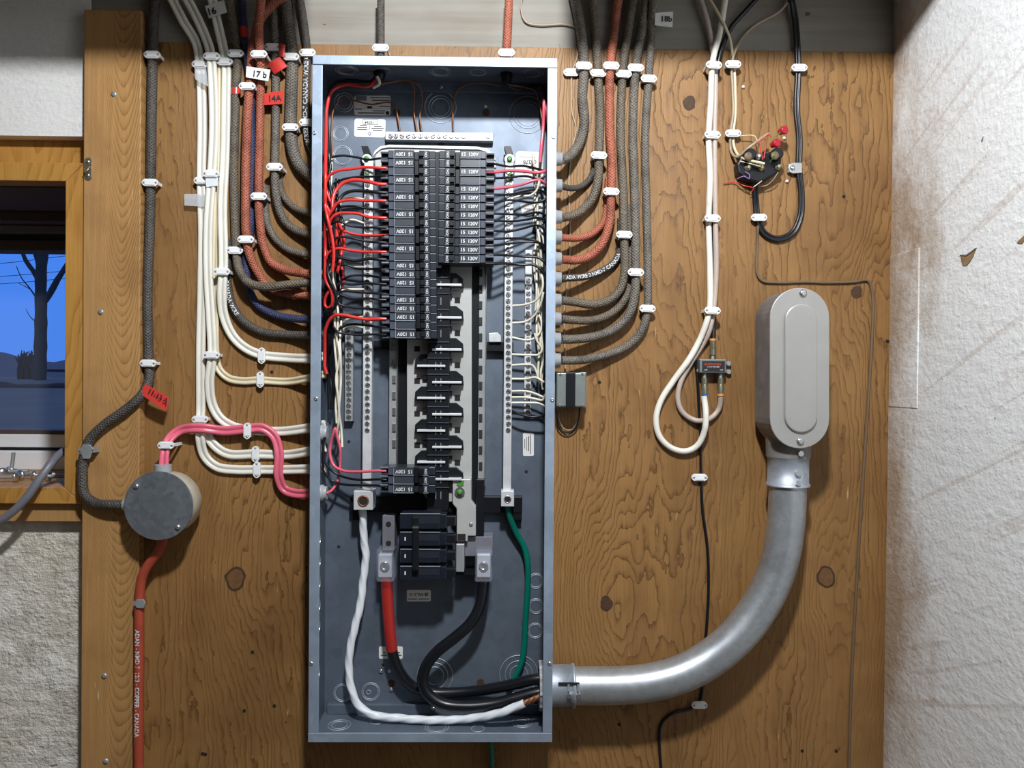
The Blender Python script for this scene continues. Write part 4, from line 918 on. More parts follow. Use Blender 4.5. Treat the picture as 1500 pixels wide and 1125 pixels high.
# ------------------------------------------------------------------ conductors inside the panel
def wire(pts, r, mat, label, group=None, h=.045, name=None, cat='wire'):
    o, q = cable(name or {'wred': 'red_wire', 'wblk': 'black_wire', 'wwht': 'white_wire', 'wpink': 'pink_wire', 'copper': 'copper_wire'}[mat], pts, r, mat, label, cat, h=h, prof=circ(r, 8), group=group, inside=name is None); return o
def brkL(y, pts, mat, r=.0018):
    """from a left breaker terminal out to the bundle by the box side, sinking as it goes"""
    full = [(566, y + .3, .0630), (556, y, .0630)] + [(a, b, max(.026, .060 - .00040 * (556 - a))) for a, b in pts]
    wire(full, r, mat, ('red' if mat == 'wred' else 'black') + ' wire from the tall left breaker column to the side bundle', ('red' if mat == 'wred' else 'black') + ' wires of the left breaker column')
rng = random.Random(3)
for k in range(18):
    x = 474 + 1.3 * k; y0, y1 = rng.choice(((262, 470), (300, 560), (240, 430), (330, 600))); n = 8
    pts = [(x + rng.uniform(-4, 4) + (4 if 300 < y0 + (y1 - y0) * i / n else 0), y0 + (y1 - y0) * i / n, .018 + .003 * (k % 4) + rng.uniform(-.003, .003)) for i in range(n + 1)]
    wire(pts, .0022, 'wblk', 'black wire in the tangled bundle along the left panel side', 'black wires of the left bundle')
for k in range(6):
    x = 486 + 2.6 * k; y0, y1 = ((232, 420), (300, 480), (420, 620), (440, 640), (500, 650), (470, 655))[k]; n = 7
    pts = [(x + rng.uniform(-3, 3), y0 + (y1 - y0) * i / n, .024 + rng.uniform(-.003, .004)) for i in range(n + 1)]
    wire(pts, .0018, 'wwht', 'white wire in the tangled bundle along the left panel side', 'white wires of the left bundle')
for y, pts in ((292, [(515, 289), (505, 290), (498, 300)]), (327, [(515, 322), (500, 330)]), (391, [(515, 391), (498, 388)]), (424, [(515, 424), (502, 425), (494, 435)]), (464, [(515, 466), (504, 470), (496, 480)]), (480, [(515, 477), (504, 480), (497, 495)])):
    wire([(533, y, .030)] + [(a, b, .027) for a, b in pts], .0017, 'wwht', 'short white wire into the left neutral bar', 'white wires into the left neutral bar')
brkL(232, [(540, 234), (520, 230), (500, 228), (483, 232), (476, 242), (475, 270), (482, 300)], 'wblk')
brkL(246, [(535, 245), (510, 248), (495, 250), (482, 258), (477, 270), (482, 290), (490, 308), (492, 340)], 'wred', .0022)
brkL(259, [(530, 259), (510, 261), (495, 266), (485, 277), (484, 305), (482, 340)], 'wblk')
brkL(270, [(535, 265), (515, 264), (500, 270), (490, 283), (487, 300), (491, 325), (494, 350)], 'wred', .0028)
brkL(282, [(535, 280), (515, 280), (503, 285), (496, 295), (491, 315), (488, 350)], 'wblk', .0025)
brkL(294, [(535, 294), (510, 293), (495, 297), (488, 306), (479, 322), (475, 342), (473, 370), (475, 398)], 'wred', .0023)
brkL(307, [(540, 306), (520, 302), (500, 303), (490, 308), (484, 325), (482, 350)], 'wblk')
brkL(319, [(540, 318), (525, 313), (510, 312), (495, 313), (485, 321), (482, 338), (485, 362), (490, 380)], 'wred', .0023)
brkL(333, [(530, 333), (510, 330), (500, 325), (488, 326), (480, 335)], 'wblk')
brkL(345, [(535, 345), (515, 342), (505, 339), (497, 342), (492, 355), (490, 375)], 'wred', .0021)
brkL(355, [(540, 354), (520, 350), (505, 347), (490, 350), (484, 360)], 'wblk')
brkL(369, [(535, 369), (515, 367), (495, 364), (482, 370), (476, 381), (475, 396), (478, 413), (485, 426), (487, 437), (486, 447), (480, 451), (475, 446), (477, 435), (484, 424)], 'wred', .0022)
brkL(380, [(540, 379), (520, 382), (505, 379), (490, 377), (482, 383), (480, 396), (484, 412), (490, 425), (493, 442), (487, 455), (476, 457)], 'wblk', .0024)
for y, pts in ((394, [(540, 394), (520, 393), (510, 389), (498, 389), (488, 396)]), (406, [(540, 404), (515, 404), (503, 409), (494, 418)]), (416, [(535, 415), (515, 417), (500, 415), (490, 420)]),
               (430, [(535, 429), (515, 427), (500, 427), (490, 430)]), (439, [(540, 437), (515, 437), (500, 432), (492, 428)]), (453, [(535, 452), (515, 450), (498, 446), (492, 438)]),
               (479, [(540, 477), (515, 475), (500, 480), (490, 486), (484, 505)]), (490, [(540, 490), (515, 490), (495, 486), (488, 478)])): brkL(y, pts, 'wblk')
brkL(467, [(540, 468), (520, 465), (505, 462), (490, 462), (482, 470), (475, 490), (472, 515), (474, 532), (479, 548)], 'wred', .0026)
for k, pts in enumerate(([(497, 335), (501, 352), (500, 372), (494, 400)], [(476, 300), (480, 320), (486, 345), (489, 372), (487, 398)], [(500, 390), (503, 405), (501, 422)], [(492, 318), (498, 330), (503, 345), (505, 362)])):
    wire(pts, .0024, 'wred', 'red wire looping in the tangled bundle along the left panel side', 'red wires of the left bundle', h=.030)
# top left: cable from the panel top splits
wire([(553, 108, .045), (545, 119, .040), (510, 118, .034), (489, 124, .030), (480, 145, .028), (480, 200, .026), (484, 250, .026)], .0028, 'wblk', 'black wire arching from the panel top to the left bundle')
wire([(556, 110, .040), (540, 126, .034), (505, 124, .030), (486, 134, .028), (478, 165, .026), (475, 200, .028), (473, 250, .030), (474, 290, .030), (485, 315, .030)], .0026, 'wred', 'red wire arching from the panel top down the left side')
wire([(547, 128, .036), (556, 122, .042), (552, 112, .045)], .0026, 'wwht', 'short white wire end at the panel top')
wire([(487, 230, .02), (486, 190, .018), (489, 160, .014), (498, 147, .012), (512, 146, .012), (545, 153, .012), (565, 150, .012), (578, 152, .012), (582, 168, .012), (586, 192, .014)], .0013, 'copper', 'bare copper wire crossing the rating sticker to the top ground bar')
wire([(555, 124, .036), (575, 120, .030), (598, 118, .024), (606, 130, .018), (606, 160, .012), (611, 193, .014)], .0013, 'copper', 'bare copper wire from the left top cable to the ground bar, left of its twin')
wire([(600, 118, .025), (614, 126, .020), (618, 145, .012), (615, 172, .012), (618, 193, .014)], .0013, 'copper', 'bare copper wire from the left top cable to the ground bar, right of its twin')
wire([(733, 126, .036), (715, 122, .030), (690, 122, .024), (670, 132, .018), (664, 155, .012), (664, 193, .014)], .0014, 'copper', 'bare copper wire from the right top cable to the ground bar')
gr_ = thing('cable_gland', 'black gland under the panel top on the red cable', 'gland', P(742, 112, .045)); q = P(742, 112, .045)
MB().cyl(q, q + Vector((0, 0, .012)), .0095, 16).build('nut', 'black', gr_); MB().cyl(q + Vector((0, 0, -.010)), q, .0075, 16, .0085).build('sleeve', 'wblk', gr_)
gr_ = thing('cable_gland', 'black gland under the panel top on the dark cable', 'gland', P(556, 110, .045)); q = P(556, 110, .045)
MB().cyl(q, q + Vector((0, 0, .010)), .0095, 16).build('nut', 'black', gr_); MB().cyl(q + Vector((0, 0, -.008)), q, .0070, 16, .0085).build('sleeve', 'wblk', gr_)
wire([(742, 122, .042), (755, 131, .034), (780, 126, .030), (795, 127, .028), (800, 145, .026), (801, 175, .024)], .0026, 'wblk', 'black wire arching from the panel top to the right bundle')
wire([(745, 124, .040), (770, 128, .028), (784, 133, .024), (790, 150, .022), (794, 175, .022)], .0014, 'copper', 'thin brown wire arching from the panel top to the right side')
wire([(796, 145, .030), (800, 160, .032), (804, 185, .030), (804, 215, .028)], .0027, 'wpink', 'pink red wire high on the right side, nearer the panel edge')
wire([(797, 146, .030), (796, 180, .030), (793, 215, .032), (791, 238, .030)], .0026, 'wpink', 'pink red wire high on the right side, farther from the panel edge')
for k in range(9):
    x = 783 + 1.9 * k; y0, y1 = ((225, 330), (250, 420), (262, 460), (300, 520), (340, 560), (380, 560), (400, 570), (250, 400), (420, 580))[k]; n = 7
    pts = [(x + rng.uniform(-3.2, 3.2), y0 + (y1 - y0) * i / n, .018 + rng.uniform(-.004, .006)) for i in range(n + 1)]
    wire(pts, .0019, 'wwht', 'cream white wire in the bundle along the right panel side', 'white wires of the right bundle')
for k in range(5):
    x = 797 + 1.3 * k; y0, y1 = ((290, 480), (330, 560), (380, 590), (410, 560), (360, 520))[k]; n = 6
    wire([(x + rng.uniform(-2, 2), y0 + (y1 - y0) * i / n, .016 + rng.uniform(-.004, .006)) for i in range(n + 1)], .0019, 'wblk', 'black wire in the bundle along the right panel side', 'black wires of the right bundle')
def brkR(y, pts, mat, r=.0018):
    full = [(713, y, .0630), (723, y, .0630)] + [(a, b, max(.030, .060 - .00036 * (a - 723))) for a, b in pts]
    wire(full, r, mat, ('pink red' if mat == 'wpink' else 'black') + ' wire from the shorter right breaker column to the panel side', ('pink red' if mat == 'wpink' else 'black') + ' wires of the right breaker column')
for y, pts, mt, r in ((240, [(745, 244), (765, 243), (782, 246), (795, 250), (804, 252)], 'wblk', .0019), (252, [(745, 250), (770, 251), (785, 253), (805, 250)], 'wpink', .0026), (261, [(745, 260), (770, 258), (790, 262), (804, 254)], 'wblk', .0019),
                   (276, [(745, 274), (765, 270), (780, 265), (792, 264), (800, 270), (805, 277)], 'wpink', .0023), (285, [(745, 285), (765, 281), (785, 278), (797, 281), (804, 292)], 'wblk', .0018), (297, [(745, 293), (765, 295), (785, 297), (797, 293), (805, 287)], 'wblk', .0018),
                   (313, [(750, 314), (770, 314), (785, 311), (797, 314), (805, 323)], 'wblk', .0018), (323, [(750, 324), (770, 322), (785, 319), (797, 321), (805, 326)], 'wblk', .0018), (338, [(745, 339), (765, 335), (785, 330), (794, 333), (801, 348), (803, 365)], 'wblk', .0018),
                   (350, [(750, 349), (770, 350), (785, 353), (800, 362)], 'wblk', .0018), (359, [(745, 357), (770, 354), (790, 356), (804, 363)], 'wblk', .0018), (373, [(745, 374), (770, 376), (790, 378), (799, 386)], 'wblk', .0020), (386, [(745, 386), (765, 388), (782, 388), (795, 398), (801, 412)], 'wblk', .0022)): brkR(y, pts, mt, r)
for pts in ([(448, 0), (770, 446), (785, 440), (794, 425), (795, 410), (790, 392)], [(473, 0), (770, 471), (783, 462), (792, 445), (796, 428)], [(494, 0), (770, 498), (782, 496), (792, 485), (793, 470), (788, 458)], [(519, 0), (775, 520), (790, 519), (794, 511), (787, 500), (783, 488)],
            [(535, 0), (770, 534), (780, 535), (786, 545), (789, 556)], [(555, 0), (770, 555), (785, 553), (797, 560)], [(573, 0), (770, 573), (785, 577), (798, 583)], [(582, 0), (770, 582), (783, 584), (795, 586), (799, 577)], [(590, 0), (775, 590), (790, 591), (800, 597), (803, 606)], [(290, 0), (765, 287), (775, 287), (786, 279), (790, 265)]):
    wire([(749, pts[0][0], .030)] + [(a, b, .032) for a, b in pts[1:]], .0018, 'wwht', 'cream white wire from the right neutral bar to the bundle', 'white wires into the right neutral bar')
wire([(749, 601, .030), (765, 608, .030), (785, 611, .030), (797, 608, .032), (802, 599, .034), (804, 588, .034)], .0018, 'wblk', 'black wire looping under the white ones to the right neutral bar')
# lower left pink and black wires, inner connectors
wire([(566, 690, .063), (556, 689.5, .063), (530, 691, .052), (505, 690, .040), (490, 683, .034), (484, 670, .032), (484, 652, .030), (488, 636, .030), (491, 627, .030), (494, 640, .028), (498, 655, .028), (498, 685, .028), (494, 706, .030), (485, 719, .034), (477, 723, .036)], .0022, 'wpink', 'pink wire looping from the lower breaker to the pink cable connector')
wire([(566, 703, .063), (556, 702, .063), (530, 703, .050), (505, 699, .038), (487, 690, .034), (475, 675, .032), (473, 652, .030), (478, 632, .030)], .0020, 'wblk', 'black wire from the lower double breaker to the left side')
wire([(566, 715, .063), (556, 711.5, .062), (530, 711, .048), (500, 709, .038), (485, 703, .034), (473, 688, .032), (470, 665, .030), (476, 640, .030)], .0020, 'wblk', 'black wire from the lowest small breaker to the left side')
for yy, lb in ((634, 'above the pink wire loop'), (722, 'where the pink cable enters'), (412, 'where the grey brown cable enters')):
    q = P(474, yy, .036); o = thing('cable_connector', 'grey plastic connector on the left panel side ' + lb, 'connector', (BXL, q.y, q.z))
    MB().lathe((BXL + T + .0002, q.y, q.z), (1, 0, 0), [(0, .0125), (.004, .0125), (.0045, .0105), (.010, .0100)], 22).build('collar', 'conn', o); MB().lathe((BXL - .0002, q.y, q.z), (-1, 0, 0), [(0, .0118), (.005, .0118), (.012, .0100)], 22).build('outer_collar', 'conn', o)
# service conductors
cable('red_taped_conductor', [(566, 838, .034), (567, 862, .036), (569, 900, .036), (572, 935, .034), (574, 952, .032)], .0091, 'cable_red_tape', 'red taped end of the thick service conductor below the left lug', 'conductor')
cable('black_conductor', [(574, 951, .032), (578, 967, .030), (588, 988, .026), (604, 1005, .022), (628, 1014, .020), (680, 1014, .022), (735, 1006, .034), (785, 995, .045), (815, 993, .046)], .0084, 'wblk', 'thick black service conductor continuing from the red tape to the conduit', 'conductor')
cable('black_conductor', [(709, 838, .034), (708, 862, .038), (703, 888, .042), (690, 912, .046), (665, 935, .048), (640, 955, .048), (624, 976, .046), (619, 998, .044), (627, 1017, .044), (648, 1031, .046), (685, 1035, .048), (725, 1031, .048), (755, 1023, .049), (790, 1014, .050), (815, 1013, .050)], .0088, 'wblk', 'thick black service conductor looping from the right lug to the conduit', 'conductor')
tw = [((.0060 + .00045 * math.cos(3 * a)) * math.cos(a), (.0060 + .00045 * math.cos(3 * a)) * math.sin(a)) for a in [2 * math.pi * i / 20 for i in range(20)]]
cable('white_taped_conductor', [(531, 742, .034), (532, 765, .030), (533, 790, .026), (536, 815, .024), (532, 850, .026), (528, 885, .030), (520, 918, .034), (513, 950, .036), (511, 980, .036), (515, 1010, .038), (526, 1034, .040), (546, 1047, .042), (585, 1052, .044), (640, 1055, .048), (690, 1052, .052), (730, 1045, .064), (768, 1030, .068)], 0, 'wtape', 'white taped stranded neutral conductor sweeping round the panel bottom', 'conductor', prof=tw, twist=70)
cable('copper_strands', [(766, 1031, .068), (776, 1027, .068), (790, 1021, .067), (800, 1019, .066)], .0046, 'copper', 'bare copper strands of the neutral conductor entering the conduit', 'conductor', prof=[((.0042 + .0008 * math.cos(6 * a)) * math.cos(a), (.0042 + .0008 * math.cos(6 * a)) * math.sin(a)) for a in [2 * math.pi * i / 24 for i in range(24)]], twist=120)
cable('green_conductor', [(743, 740, .032), (747, 758, .026), (757, 782, .018), (768, 802, .016), (773, 825, .018), (773, 860, .016), (770, 905, .014), (768, 945, .012), (764, 970, .012), (755, 990, .012), (745, 1006, .012)], .0047, 'grn', 'green ground conductor curving down from the right neutral bar', 'conductor')
cable('green_conductor', [(719, 1078, .02), (720, 1100, .014), (721, 1145, .012)], .0042, 'grn', 'green conductor end leaving below the panel', 'conductor')

# ------------------------------------------------------------------ conduit
HP = .048
cq = P(830, 1004, HP)
def rp(px, py): return (px, py, HP)
cable('steel_conduit', [rp(838, 1004.5), rp(870, 1004.5), rp(905, 1004), rp(950, 1000), rp(995, 988), rp(1035, 968), rp(1072, 939), rp(1103, 903), rp(1127, 862), rp(1143, 818), rp(1151, 770), rp(1153.5, 725), rp(1154, 668)], .0279, 'emt', 'thick galvanised conduit bending from the panel up to the grey conduit body', 'conduit', prof=circ(.0279, 36))
cp = thing('conduit_coupling', 'galvanised set screw coupling between the panel and the conduit', 'coupling', (BXR, -HP, cq.z))
MB().lathe((BXR + .0003, -HP, cq.z), (1, 0, 0), [(0, .0305), (.032, .0305), (.033, .0325), (.037, .0325), (.0375, .0300)], 40).build('sleeve', 'galv', cp)
MB().pbox(818, 1000.5, 849, 1003, HP + .0285, HP + .0315).build('split_seam', 'ink', cp)
for a in (833, 847):
    q = P(a, 1017, HP + .028); MB().cyl(q, q + Vector((0, -.008, 0)), .0036, 8).build('set_screw', 'steel', cp); MB().pbox(a - 1.5, 1003, a + 1.5, 1013, HP + .026, HP + .033).build('screw_lug', 'galv', cp)
bu = thing('conduit_bushing', 'grey plastic bushing where the conduit enters the panel', 'bushing', (BXR - T, -HP, cq.z))
ribs = [((.0355 if (i % 5) else .0375) * math.cos(2 * math.pi * i / 50), (.0355 if (i % 5) else .0375) * math.sin(2 * math.pi * i / 50)) for i in range(50)]
b = MB(); n = 50; vs = [(BXR - T - .0005, -HP + y, cq.z + z) for y, z in ribs] + [(BXR - T - .016, -HP + y * .97, cq.z + z * .97) for y, z in ribs] + [(BXR - T - .016, -HP + y * .76, cq.z + z * .76) for y, z in ribs] + [(BXR - T - .0005, -HP + y * .76, cq.z + z * .76) for y, z in ribs]
b.add(vs, [(k * n + i, k * n + (i + 1) % n, ((k + 1) % 4) * n + (i + 1) % n, ((k + 1) % 4) * n + i) for k in range(4) for i in range(n)]); b.build('ring', 'conn', bu)
c2 = thing('conduit_coupling', 'galvanised set screw coupling below the grey conduit body', 'coupling', P(1154, 712, HP)); a0, a1 = P(1154, 711, HP), P(1154, 668, HP)
X = a0.x
MB().lathe((X, -HP, a0.z), (0, 0, 1), [(0, .0325), (.003, .0325), (.0035, .0305), (a1.z - a0.z - .003, .0305), (a1.z - a0.z - .002, .0318), (a1.z - a0.z, .0318)], 40).build('sleeve', 'galv', c2)
for yy in (692.5, 706.5):
    q = P(1166, yy, HP + .026); MB().cyl(q, q + Vector((0, -.009, 0)), .0042, 6).build('set_screw', 'steel', c2)
lb = thing('conduit_elbow_fitting', 'large grey oval conduit body with a screwed cover plate', 'conduit fitting', P(1165, 665, HP))
HCV = .092
def stadium(cx, y0, y1, rx, n=16): return [(cx + rx * math.cos(a), y1 - rx + rx * math.sin(a)) for a in [math.pi * i / n for i in range(n + 1)]] + [(cx + rx * math.cos(a), y0 + rx + rx * math.sin(a)) for a in [math.pi + math.pi * i / n for i in range(n + 1)]]
MB().pprism(stadium(1171.5, 421.5, 657, 43.5), HCV - .0030, HCV).build('cover', 'cover', lb, bevel=.001)
rd = MB().pprism(stadium(1174, 445, 634, 24), HCV, HCV + .0042).build('cover_panel', 'cover', lb, bevel=.0036)
MB().pprism(stadium(1171, 422.5, 656, 42.8), .020, HCV - .0034).build('housing', 'cast', lb, bevel=.004)
q = P(1128, 480, .03); MB().cyl(q + Vector((.02, 0, 0)), q + Vector((-.012, 0, 0)), .026, 22).build('side_hub', 'cast', lb)
q = P(1154, 668, HP); MB().lathe((X, -HP, q.z - .001), (0, 0, 1), [(0, .0325), (.018, .0330), (.045, .0350)], 36).build('hub', 'cast', lb)
for a, b in ((1176, 429.5), (1172, 646.5)): q = P(a, b, HCV); MB().lathe(q, (0, -1, 0), [(0, .0058), (.0015, .0056), (.0035, .0030), (.0030, .0012)], 16).build('cover_screw', 'steel', lb)
q = P(1171, 664, HP + .032); MB().cyl(q, q + Vector((0, -.007, 0)), .0044, 6).build('hub_screw', 'steel', lb)

# ------------------------------------------------------------------ coax, splitter and bell wiring
cable('thin_black_wire', [(1019, 530), (1022, 560), (1024, 600), (1026, 640), (1027, 700), (1029, 745), (1036, 800), (1038, 850), (1036, 905), (1030, 970), (1025, 1028), (1012, 1038), (985, 1045), (969, 1060), (966, 1085), (970, 1145)], .0024, 'wblk', 'thin black wire from the splitter running behind the conduit to the bottom', 'wire')
cable('black_coax', [(1118, -12, .012), (1092, 16, .010), (1070, 42, .008), (1056, 75, .006), (1049, 120), (1047, 200), (1046, 330), (1045, 440), (1045, 502, .012)], .0038, 'wblk', 'black coaxial cable ending at the top of the splitter', h=.0042)
cable('taupe_coax', [(1023, -12, .012), (1037, 35, .010), (1044, 75), (1048, 110), (1047, 198), (1048, 320), (1049, 400), (1045, 455), (1037, 490), (1013, 530), (997, 560), (993, 585), (1000, 604), (1020, 616), (1040, 613), (1053, 599), (1056, 580, .012)], .0042, 'coaxt', 'taupe coaxial cable making the small loop beneath the splitter', h=.0052)
cable('white_coax', [(1064, -12, .012), (1055, 45, .010), (1044, 90), (1041, 150), (1038, 198), (1040, 260), (1038, 320), (1040, 400), (1039, 455), (1030, 486), (1012, 522), (987, 557), (968, 587), (961, 614), (966, 639), (983, 656), (1004, 661), (1021, 653), (1032, 631), (1034, 605), (1031, 580, .012)], .0048, 'coaxw', 'white coaxial cable making a wide loop beneath the splitter', h=.0075)
for c in ((1045, 96), (1043, 198), (1043, 320), (1043, 455)): clip(*c, .0135, 'the coaxial cable bundle', 3)
sp = thing('cable_splitter', 'black two way coaxial splitter with red lettering', 'splitter', P(1046, 545, .002))
MB().pbox(1025, 526, 1064, 546, .001, .020).build('body', 'xfm', sp, bevel=.001)
f = MB().pbox(1028.5, 529, 1062, 544.5, .020, .0205).build('face_label', 'ink', sp)
flat_text('ANTRONIX', 1044, 534, .0210, .0052, 'redprint', f); flat_text('2 WAY SPLITTER', 1045, 537.5, .0210, .0026, 'print', f); flat_text('OUT', 1034, 542, .0210, .0024, 'print', f); flat_text('OUT', 1057, 542, .0210, .0024, 'print', f)
for a, b in ((1066, 533), (1066, 545), (1023, 543)):
    q = P(a, b, .001); MB().lathe(q, (0, -1, 0), [(0, .0042), (.006, .0042), (.007, .003)], 14).build('mounting_ear', 'dirty_alu', sp)
def fconn(px, y0, y1, band, lab):
    """F connector between two photo rows; band colour at its cable end"""
    h = .012; o = thing('coax_connector', lab, 'connector', P(px, (y0 + y1) / 2, h)); up = y1 < y0
    a, b = P(px, y0, h), P(px, y1, h); L = (b - a).length; d = (b - a).normalized()
    MB().lathe(a, d, [(0, .0028), (L * .2, .0028)], 14).build('thread', 'dirty_alu', o)
    MB().lathe(a + d * L * .2, d, [(0, .0050), (L * .28, .0050)], 6).build('hex_nut', 'olive', o)
    MB().lathe(a + d * L * .48, d, [(0, .0040), (L * .06, .0046), (L * .42, .0046)], 18).build('barrel', 'olive', o)
    MB().lathe(a + d * L * .90, d, [(0, .0050), (L * .10, .0050)], 18).build('colour_band', band, o)
fconn(1044, 526, 496, 'orange', 'coaxial connector with orange band on top of the splitter'); fconn(1032, 547, 580, 'blue', 'coaxial connector with blue band under the splitter'); fconn(1055.5, 547, 580, 'orange', 'coaxial connector with orange band under the splitter')
clip(1024, 699, .0070, 'the thin black wire below the splitter'); clip(1024, 1032, .0070, 'the thin black wire below the splitter')
cable('thin_tan_wire', [(1033, -12, .010), (1052, 20, .008), (1067, 50), (1074, 85), (1077, 130), (1077, 170), (1074, 196), (1075, 214), (1081, 227, .010), (1095, 234, .030), (1120, 240, .036)], .0022, 'nmdc', 'cream bell wire running down into the telephone terminal block', 'wire', h=.005)
cable('thin_brown_wire', [(1158, -2, .010), (1140, 18, .008), (1108, 36), (1090, 52), (1078, 72), (1072, 95), (1073, 130), (1074, 165), (1070, 196), (1071, 222), (1079, 230, .012), (1100, 214, .030), (1122, 198, .030), (1126, 196, .030)], .0022, 'tan', 'tan bell wire crossing from the beam hole down beside the cream one', 'wire', h=.003)
clip(1073, 95, .0085, 'the pair of bell wires'); clip(1073, 196, .0085, 'the pair of bell wires')
cable('black_flat_cable', [(1158, -12, .010), (1165, 30, .008), (1169, 100), (1167, 160), (1171, 205), (1170, 246), (1174, 285), (1172, 318), (1160, 342), (1138, 350), (1119, 341), (1110, 320), (1107, 295), (1106, 268, .012), (1106, 255, .02)], 0, 'wblk', 'flat black cable hooking round up into the telephone terminal block', h=.0042, prof=flat(.0105, .0060))
clip(1170, 100, .0085, 'the flat black cable'); clip(1111, 319, .0085, 'the flat black cable')
st = thing('metal_clamp', 'grey one-hole metal clamp on the flat black cable', 'cable clamp', P(1165, 246, .008))
MB().pprism([(1155, 246), (1157, 240), (1162, 238), (1175, 238.5), (1175, 253), (1162, 254), (1157, 252)], .0075, .0092).build('strap', 'dirty_alu', st, bevel=.0006); q = P(1161, 246, .0092)
MB().lathe(q, (0, -1, 0), [(0, .0040), (.0015, .0036), (.002, .0015)], 14).build('screw', 'steel', st); MB().pbox(1155, 240, 1160, 252, .0004, .0078).build('foot', 'dirty_alu', st)
ph = thing('terminal_block', 'old black telephone protector block with exposed terminals', 'terminal block', P(1111, 250, .001))
MB().pprism([(1080, 240), (1088, 226), (1100, 221), (1108, 224), (1124, 224), (1132, 220), (1142, 224), (1145, 234), (1144, 250), (1132, 258), (1112, 268), (1092, 262), (1082, 254)], .001, .022).build('base', 'black', ph, bevel=.003)
for a, b in ((1096, 229), (1135, 228)):
    q = P(a, b, .022); MB().lathe(q, (0, -1, 0), [(0, .0095), (.012, .0092), (.014, .0075)], 22).build('fuse_post', 'black', ph); q = P(a, b, .036); MB().lathe(q, (0, -1, 0), [(0, .0066), (.0015, .0062), (.002, .003)], 18).build('post_cap', 'brnw', ph)
for a, b, m in ((1095, 246, 'olive'), (1139, 245, 'olive'), (1110, 230, 'steel'), (1114, 246, 'brass')):
    q = P(a, b, .022); MB().lathe(q, (0, -1, 0), [(0, .0055), (.003, .0055), (.0034, .0030), (.007, .0026)], 6).build('terminal_nut', m, ph)
for a, b, m in ((1138, 210, 'redcap'), (1149, 191, 'redcap')):
    q = P(a, b, .030); o = thing('wire_connector', 'small red gel wire connector hanging by thin wires' + (', higher one' if b < 200 else ', lower one'), 'connector', q)
    MB().lathe(q + Vector((-.004, .008, 0)), (.35, -1, 0), [(0, .0050), (.006, .0056), (.0085, .0066), (.0115, .0066), (.0122, .0056)], 18).build('cap', m, o); MB().lathe(q + Vector((-.001, .0008, 0)), (.35, -1, 0), [(0, .0050), (.004, .0050)], 18).build('button', 'redprint', o)
for pts, m, lb_ in (([(1083, 199, .010), (1105, 199, .014), (1109, 207, .02), (1109, 212, .03)], 'nmdc', 'thin yellow wire above the terminal block'), ([(1109, 209, .03), (1118, 204, .032), (1126, 196, .034), (1130, 202, .034)], 'wred', 'thin red wire beside the gel connectors'),
                    ([(1112, 210, .03), (1115, 222, .03), (1117, 234, .03)], 'wred', 'short thin red wire down to the block'), ([(1121, 204, .03), (1121, 218, .03), (1119, 232, .03)], 'wred', 'short thin red wire beside its twin above the block'),
                    ([(1146, 192, .03), (1138, 198, .034), (1131, 205, .034)], 'green_s', 'thin green wire between the gel connectors'), ([(1136, 217, .03), (1134, 228, .04), (1128, 238, .03)], 'green_s', 'thin green wire from the lower gel connector to the block'),
                    ([(1060, 269, .003), (1076, 267, .004), (1090, 272, .012), (1104, 276, .014), (1100, 282, .01)], 'wred', 'thin red wire trailing left from the block'), ([(1080, 262, .018), (1090, 258, .026), (1097, 262, .026), (1098, 256, .026), (1091, 251, .026)], 'purple', 'thin violet wire curled on the block'),
                    ([(1140, 252, .024), (1132, 264, .018), (1122, 272, .012), (1112, 273, .012)], 'tan', 'thin tan wire arcing under the block'), ([(1104, 274, .016), (1116, 265, .022)], 'wwht', 'short pale wire end below the block'), ([(1084, 236, .026), (1100, 240, .032), (1114, 244, .032)], 'nmdc', 'thin yellow wire across the block face')):
    wire(pts, .0008, m, lb_, name='thin_wire')
for c in ((1148, 203), (1152, 266), (1088, 128)):
    q = P(*c, 0); MB().lathe(q, (0, -1, 0), [(0, .0022), (.003, .0024), (.004, .0012)], 12).build('push_pin', 'white', None, 'tiny white pin head stuck in the plywood near the terminal block', 'pin', 'white pins near the terminal block')
cable('thin_brown_wire', [(1110, 331), (1109, 370), (1109, 400), (1116, 411), (1140, 414), (1180, 413), (1210, 414), (1250, 413), (1271, 411), (1276, 420), (1279, 445), (1277, 500), (1271, 600), (1264, 700), (1258, 800), (1251, 920), (1246, 1030), (1243, 1145)], .0022, 'brnw', 'thin brown wire running over the conduit body and down by the foam wall', 'wire', h=.0026)
tr = thing('bell_transformer', 'small grey bell transformer against the right side of the panel', 'transformer', P(838, 598, .001))
MB().pbox(812, 545, 859, 597, .004, .012).build('plate', 'xfm', tr, bevel=.001); MB().pbox(815, 546, 858, 596, .012, .040).build('core', 'xfm', tr, bevel=.002); MB().pbox(829, 545.5, 843, 596.5, .040, .0425).build('winding_cover', 'black', tr, bevel=.001)
for a, b in ((821, 549), (853, 548), (854, 594), (820, 594)): q = P(a, b, .040); MB().lathe(q, (0, -1, 0), [(0, .0022), (.001, .0018)], 10).build('rivet', 'steel', tr)
cable('thin_pale_wire', [(816, 596, .012), (818, 612, .010), (826, 628, .006), (836, 630, .004), (844, 620, .008), (847, 606, .012), (850, 597, .014)], .0010, 'tan', 'thin pale wire looping under the small transformer', 'wire')
cable('thin_black_wire', [(816, 600, .010), (819, 628, .006), (830, 637, .004), (842, 630, .006), (848, 612, .010), (850, 597, .016)], .0012, 'wblk', 'thin black wire looping under the small transformer', 'wire')

